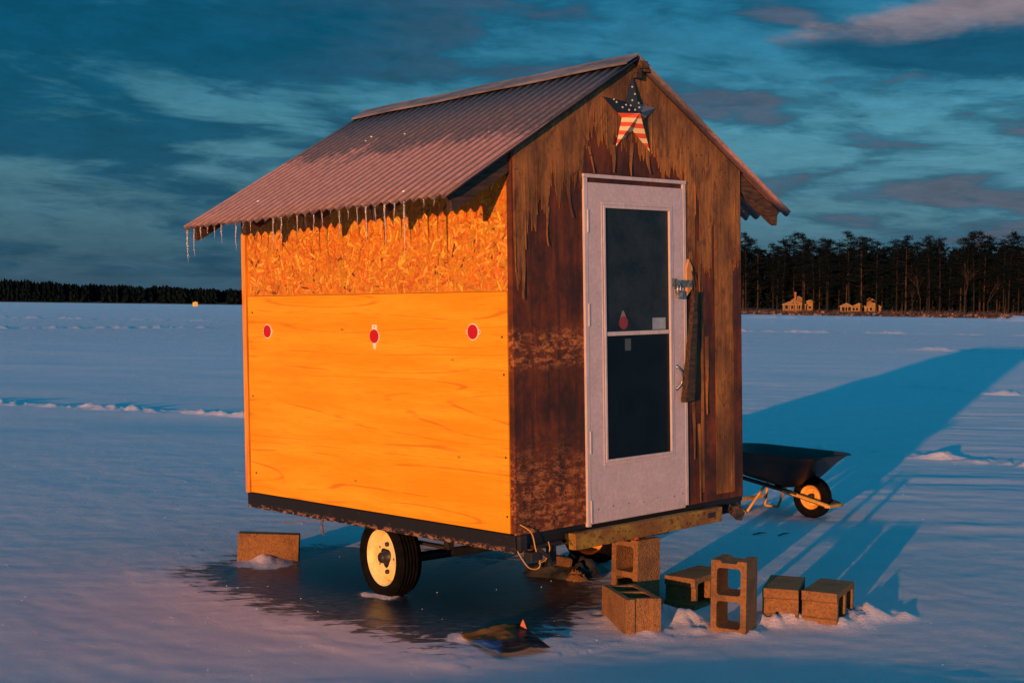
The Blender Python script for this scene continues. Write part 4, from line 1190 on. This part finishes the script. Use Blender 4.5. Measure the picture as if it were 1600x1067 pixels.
for row, (d0, step, g_, lab, kk) in enumerate(((12, 3.4, 'pines of the second row on the right shore', 'dark pine standing directly behind the front row of pines', 1.0), (20, 3.3, 'pines deep in the wood on the right shore', 'dark pine deep in the wood, its crown showing between nearer pines', 1.0),
                                                (30, 3.3, 'pines at the back of the wood on the right shore', 'dark pine at the back of the wood, a jagged top against the sky', 1.0))):
    s = -14.0
    while s < 112:
        s += step * rnd.uniform(.6, 1.4)
        sc = rnd.uniform(.72, 1.05) * kk
        p = shore(s, d0 + rnd.uniform(-3, 3), 1.3 + d0 * .03)
        place(rnd.choice(protos), used, p, rnd.uniform(0, 6.28), (sc * 1.05, sc * 1.05, sc), lab, 'tree', g_)
for k, (px_, sc, lab) in enumerate(((1440, .8, 'pale bare tree forking before the dark pines in the middle of the right shore'), (1240, .5, 'small bare tree beside the left cottage'), (1508, .9, 'pale bare tree with crooked top right of the forked one'),
                               (1545, .8, 'pale leaning bare tree near the right end of the shore'), (1425, .5, 'short bare tree right of the right cottage'))):
    # shore position whose bearing matches
    s = min(range(-20, 140), key=lambda q: abs(800 + 2171 * shore(q, 4).x / shore(q, 4).y - px_))
    place(bares[k % 2], used, shore(s, 3.5, .7), k * 1.3, (sc, sc, sc), lab, 'tree', 'bare trees on the right shore')
# dense mass of the wood further inland
mb = MB(); rnd = random.Random(5)
for i in range(520):
    s = rnd.uniform(-60, 125); d = rnd.uniform(36, 70); p = shore(s, d, 2.5); H = rnd.uniform(12, 17)
    for k in range(26):
        c = p + Vector((rnd.uniform(-1.8, 1.8), rnd.uniform(-1.8, 1.8), H * rnd.uniform(.05, 1)))
        sz = rnd.uniform(.8, 1.7)
        a = Vector((rnd.uniform(-1, 1), rnd.uniform(-1, 1), rnd.uniform(-.5, .5))).normalized() * sz; b = Vector((rnd.uniform(-.6, .6), rnd.uniform(-.6, .6), 1)).normalized() * sz
        mb.add([c - a, c + a, c + b], [(0, 1, 2)])
for i in range(600):    # undergrowth deep in the wood
    s = rnd.uniform(-60, 125); d = rnd.uniform(14, 34); p = shore(s, d, 1.2)
    for k in range(9):
        c = p + Vector((rnd.uniform(-2, 2), rnd.uniform(-2, 2), rnd.uniform(.2, 4.5))); sz = rnd.uniform(.4, 1.1)
        a = Vector((rnd.uniform(-1, 1), rnd.uniform(-1, 1), rnd.uniform(-.5, .5))).normalized() * sz; b = Vector((rnd.uniform(-.6, .6), rnd.uniform(-.6, .6), 1)).normalized() * sz
        mb.add([c - a, c + a, c + b], [(0, 1, 2)])
tag(mb.build('wood_interior', leaf_m), 'dense dark wood and undergrowth behind the pines on the right shore', 'wood', kind='stuff')

# cottages
wall_y = mottled('cream_cottage_wall', (.22, .11, .014), (.32, .16, .024), 1.5, .7)
wall_b = mottled('ochre_cottage_wall', (.20, .09, .018), (.30, .14, .03), 1.5, .7)
trimw = mat('white_cottage_trim', col=(.30, .22, .10), rough=.6)
roof_s = mottled('snowy_cottage_roof', (.12, .09, .09), (.22, .17, .17), 1.0, .8)
pane = mat('dark_cottage_pane', col=(.02, .018, .015), rough=.9, Specular_IOR_Level=.05)
CS = .86
def gable(root, cx_, cy_, w_, d_, h, rise, wm, wins, zb=.0, front_door=None):
    """gabled volume facing local -Y"""
    m = MB(); T_ = Matrix(((1, 0, 0, cx_), (0, 0, -1, cy_ - d_ / 2), (0, 1, 0, zb), (0, 0, 0, 1)))
    m.plate([[(-w_ / 2, 0), (w_ / 2, 0), (w_ / 2, h), (0, h + rise), (-w_ / 2, h)]], -d_, 0, T=T_)
    m.build('wall', wm, root)
    m = MB(); o_ = .35; th = .12
    for s in (-1, 1):
        e = w_ / 2 + o_
        m.plate([[(s * 0, h + rise + .02), (s * e, h - rise * o_ / (w_ / 2) + .02), (s * e, h - rise * o_ / (w_ / 2) + th + .02), (0, h + rise + th + .02)][::s]], -d_ - .3, .3, T=T_)
    m.build('roof', roof_s, root)
    m = MB()
    for s in (-1, 1):
        e = w_ / 2 + o_
        m.plate([[(0, h + rise - .16), (s * e, h - rise * o_ / (w_ / 2) - .16), (s * e, h - rise * o_ / (w_ / 2)), (0, h + rise)][::s]], .302, .36, T=T_)
    m.box(cx_ - w_ / 2 - .02, cx_ - w_ / 2 + .14, cy_ - d_ / 2 - .04, cy_ - d_ / 2 - .003, zb, zb + h - .1); m.box(cx_ + w_ / 2 - .14, cx_ + w_ / 2 + .02, cy_ - d_ / 2 - .04, cy_ - d_ / 2 - .003, zb, zb + h - .1)
    m.build('trim', trimw, root)
    for (a, b, c, d) in wins:
        m = MB(); fy = cy_ - d_ / 2
        m.plate([[(a - .09, c - .09), (b + .09, c - .09), (b + .09, d + .09), (a - .09, d + .09)], [(a, c), (a, d), (b, d), (b, c)]], .003, .06, T=T_)
        wf = m.build('window', trimw, root)
        m = MB(); m.plate([[(a, c), (b, c), (b, d), (a, d)]], .003, .02, T=T_); m.build('pane', pane, wf)
rz = math.atan2(sd_.y, sd_.x) * .35
def ground_px(pxx, d):
    s = min([q * .5 for q in range(-60, 240)], key=lambda q: abs(800 + 2171 * shore(q, d).x / shore(q, d).y - pxx)); return shore(s, d, .95)
p = ground_px(1243, 11.5)
c1_ = empty('cottage', p, rz); c1_.scale = (CS, CS, CS); tag(c1_, 'ochre lakeside cottage with chimney and snowy roof, left of the two on the right shore', 'cottage', 'cottages on the right shore')
gable(c1_, -.6, 0, 7.0, 5, 2.3, 1.3, wall_b, [(-2.9, -1.9, .7, 1.9), (-1.0, -.1, .7, 1.9), (.9, 1.9, .7, 1.9), (2.3, 3.0, .7, 1.9)])
gable(c1_, .4, 3.8, 4.6, 3.0, 3.6, 1.3, wall_b, [])
gable(c1_, 4.2, 1.6, 2.2, 3.2, 3.3, .5, wall_y, [(-.5, .4, 1.0, 1.7)])
mb = MB(); mb.box(-.9, -.3, 1.0, 1.6, 2.5, 6.0); mb.box(-1.0, -.2, .9, 1.7, 6.003, 6.2); mb.build('chimney', mottled('brick_chimney', (.30, .12, .06), (.4, .18, .1), 4, .9), c1_)
mb = MB()
for q in (-4, -2.4, -.8, .8, 2.4): mb.box(q - .06, q + .06, -3.9, -3.78, 0, 2.0)
mb.box(-4.2, 2.6, -3.95, -2.51, 2.0, 2.12); mb.box(-4.2, 2.6, -3.9, -3.84, .7, .78); mb.build('porch', trimw, c1_)
p = ground_px(1346, 11.5)
c2_ = empty('cottage', p, rz); c2_.scale = (CS, CS, CS); tag(c2_, 'yellow lakeside cottage with three white trimmed gables, right of the two ashore', 'cottage', 'cottages on the right shore')
gable(c2_, -4.7, 0, 3.6, 4.5, 1.9, .85, wall_b, [(-1.4, -.5, .35, 1.6), (-.3, .3, .35, 1.6), (.5, 1.4, .35, 1.6)])
gable(c2_, -1.0, .8, 4.6, 4.5, 1.7, 1.1, wall_y, [(-1.8, -1.2, .5, 1.4), (-.9, -.2, .5, 1.4), (.9, 1.7, .5, 1.4)])
gable(c2_, 3.6, 0, 3.8, 4.5, 1.9, 1.0, wall_y, [(-1.3, -.6, .6, 1.5), (.6, 1.3, .6, 1.5)])
gable(c2_, 2.2, 5.0, 3.2, 3.0, 3.6, 1.0, wall_b, [])

# ------------------------------------------------------------------ far left shore
mb = MB(); rnd = random.Random(9)
def farpt(px_, d): 
    a = (px_ - 800) / 2171; return Vector((a * d, d, 0))
vs_ = []; fs = []
for i in range(81):
    px_ = -900 + i * 25
    vs_ += [farpt(px_, 815) + Vector((0, 0, -.2)), farpt(px_, 830) + Vector((0, 0, 1.2)), farpt(px_, 1100) + Vector((0, 0, 5))]
mb.add(vs_, [(3 * i + k, 3 * i + 3 + k, 3 * i + 4 + k, 3 * i + 1 + k) for i in range(80) for k in range(2)], True)
tag(mb.build('far_bank', mat('dark_bank', col=(.02, .018, .018), rough=.9)), 'low dark ground under the far left treeline', 'shore', kind='structure')
mb = MB()
for i in range(3600):
    px_ = rnd.uniform(-900, 1095); d = 822 + 130 * rnd.random() ** 1.3
    base_h = 13.8 - 5.0 * min(max((px_) / 380, -.6), 1.0) + 1.6 * mnoise.noise(Vector((px_ * .013, 3, 0))) + 1.0 * mnoise.noise(Vector((px_ * .06, 8, 0)))
    H = base_h * rnd.uniform(.86, 1.03) + (1.2 if rnd.random() < .05 else 0); p = farpt(px_, d); w0 = rnd.uniform(2.0, 4.2)
    conif = rnd.random() < .2
    for k in range(7):
        q = k / 7
        ww_ = w0 * (1 - q * (.95 if conif else .45)) * rnd.uniform(.7, 1.2)
        a = rnd.uniform(0, 6.28); zz = H * q * .93 - .5
        dd = Vector((math.cos(a), math.sin(a), 0)) * ww_
        mb.add([p + dd + Vector((0, 0, zz)), p - dd + Vector((0, 0, zz + rnd.uniform(-.4, .4))), p + Vector((rnd.uniform(-.5, .5), 0, min(zz + H * .30, H)))], [(0, 1, 2)])
        dd = Vector((-math.sin(a), math.cos(a), 0)) * ww_
        mb.add([p + dd + Vector((0, 0, zz)), p - dd + Vector((0, 0, zz + rnd.uniform(-.4, .4))), p + Vector((rnd.uniform(-.5, .5), 0, min(zz + H * .30, H)))], [(0, 1, 2)])
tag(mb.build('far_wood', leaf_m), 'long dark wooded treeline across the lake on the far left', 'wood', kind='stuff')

# a distant hut on the ice, and the pale dock by the far wood
hut = empty('distant_hut', Vector((-105.7, 463, 0)), R(20)); tag(hut, 'tiny bright yellow ice hut far out on the lake before the left treeline', 'ice hut')
mb = MB(); mb.plate([[(-.72, .05), (.72, .05), (.72, 1.35), (0, 1.62), (-.72, 1.35)]], -.9, .9, T=Matrix(((1, 0, 0, 0), (0, 0, -1, 0), (0, 1, 0, 0), (0, 0, 0, 1))))
mb.build('wall', mat('yellow_hut_wall', col=(.85, .62, .10), rough=.6), hut)
mb = MB()
for s in (-1, 1): mb.plate([[(0, 1.63), (s * .85, 1.32), (s * .85, 1.40), (0, 1.71)][::s]], -1.0, 1.0, T=Matrix(((1, 0, 0, 0), (0, 0, -1, 0), (0, 1, 0, 0), (0, 0, 0, 1))))
mb.build('roof', roof_s, hut)
mb = MB(); mb.box(-.35, .35, -.93, -.903, .1, 1.2); mb.build('door', mat('hut_door', col=(.7, .45, .08), rough=.6), hut)

# loose ice crystals that catch the sun
mb = MB(); rnd = random.Random(12)
for i in range(420):
    y = 6.2 * (1 + rnd.random() ** 1.5 * 3.2); x = y * rnd.uniform(-.40, .40); r = rnd.uniform(.0012, .0030) * (y / 7) ** .7
    z = float(ground_h(np.array([x]), np.array([y]))[0]) + r * .5
    c = Vector((x, y, z))
    vs_ = [c + Vector(d) * r for d in ((1, 0, 0), (0, 1, 0), (-1, 0, 0), (0, -1, 0), (0, 0, 1.3), (0, 0, -1))]
    mb.add(vs_, [(0, 1, 4), (1, 2, 4), (2, 3, 4), (3, 0, 4), (1, 0, 5), (2, 1, 5), (3, 2, 5), (0, 3, 5)])
tag(mb.build('ice_crystals', mat('sparkling_crystal', col=(.95, .95, .95), rough=.2)), 'tiny sparkling ice crystals scattered over the snow', 'ice crystals', kind='stuff')
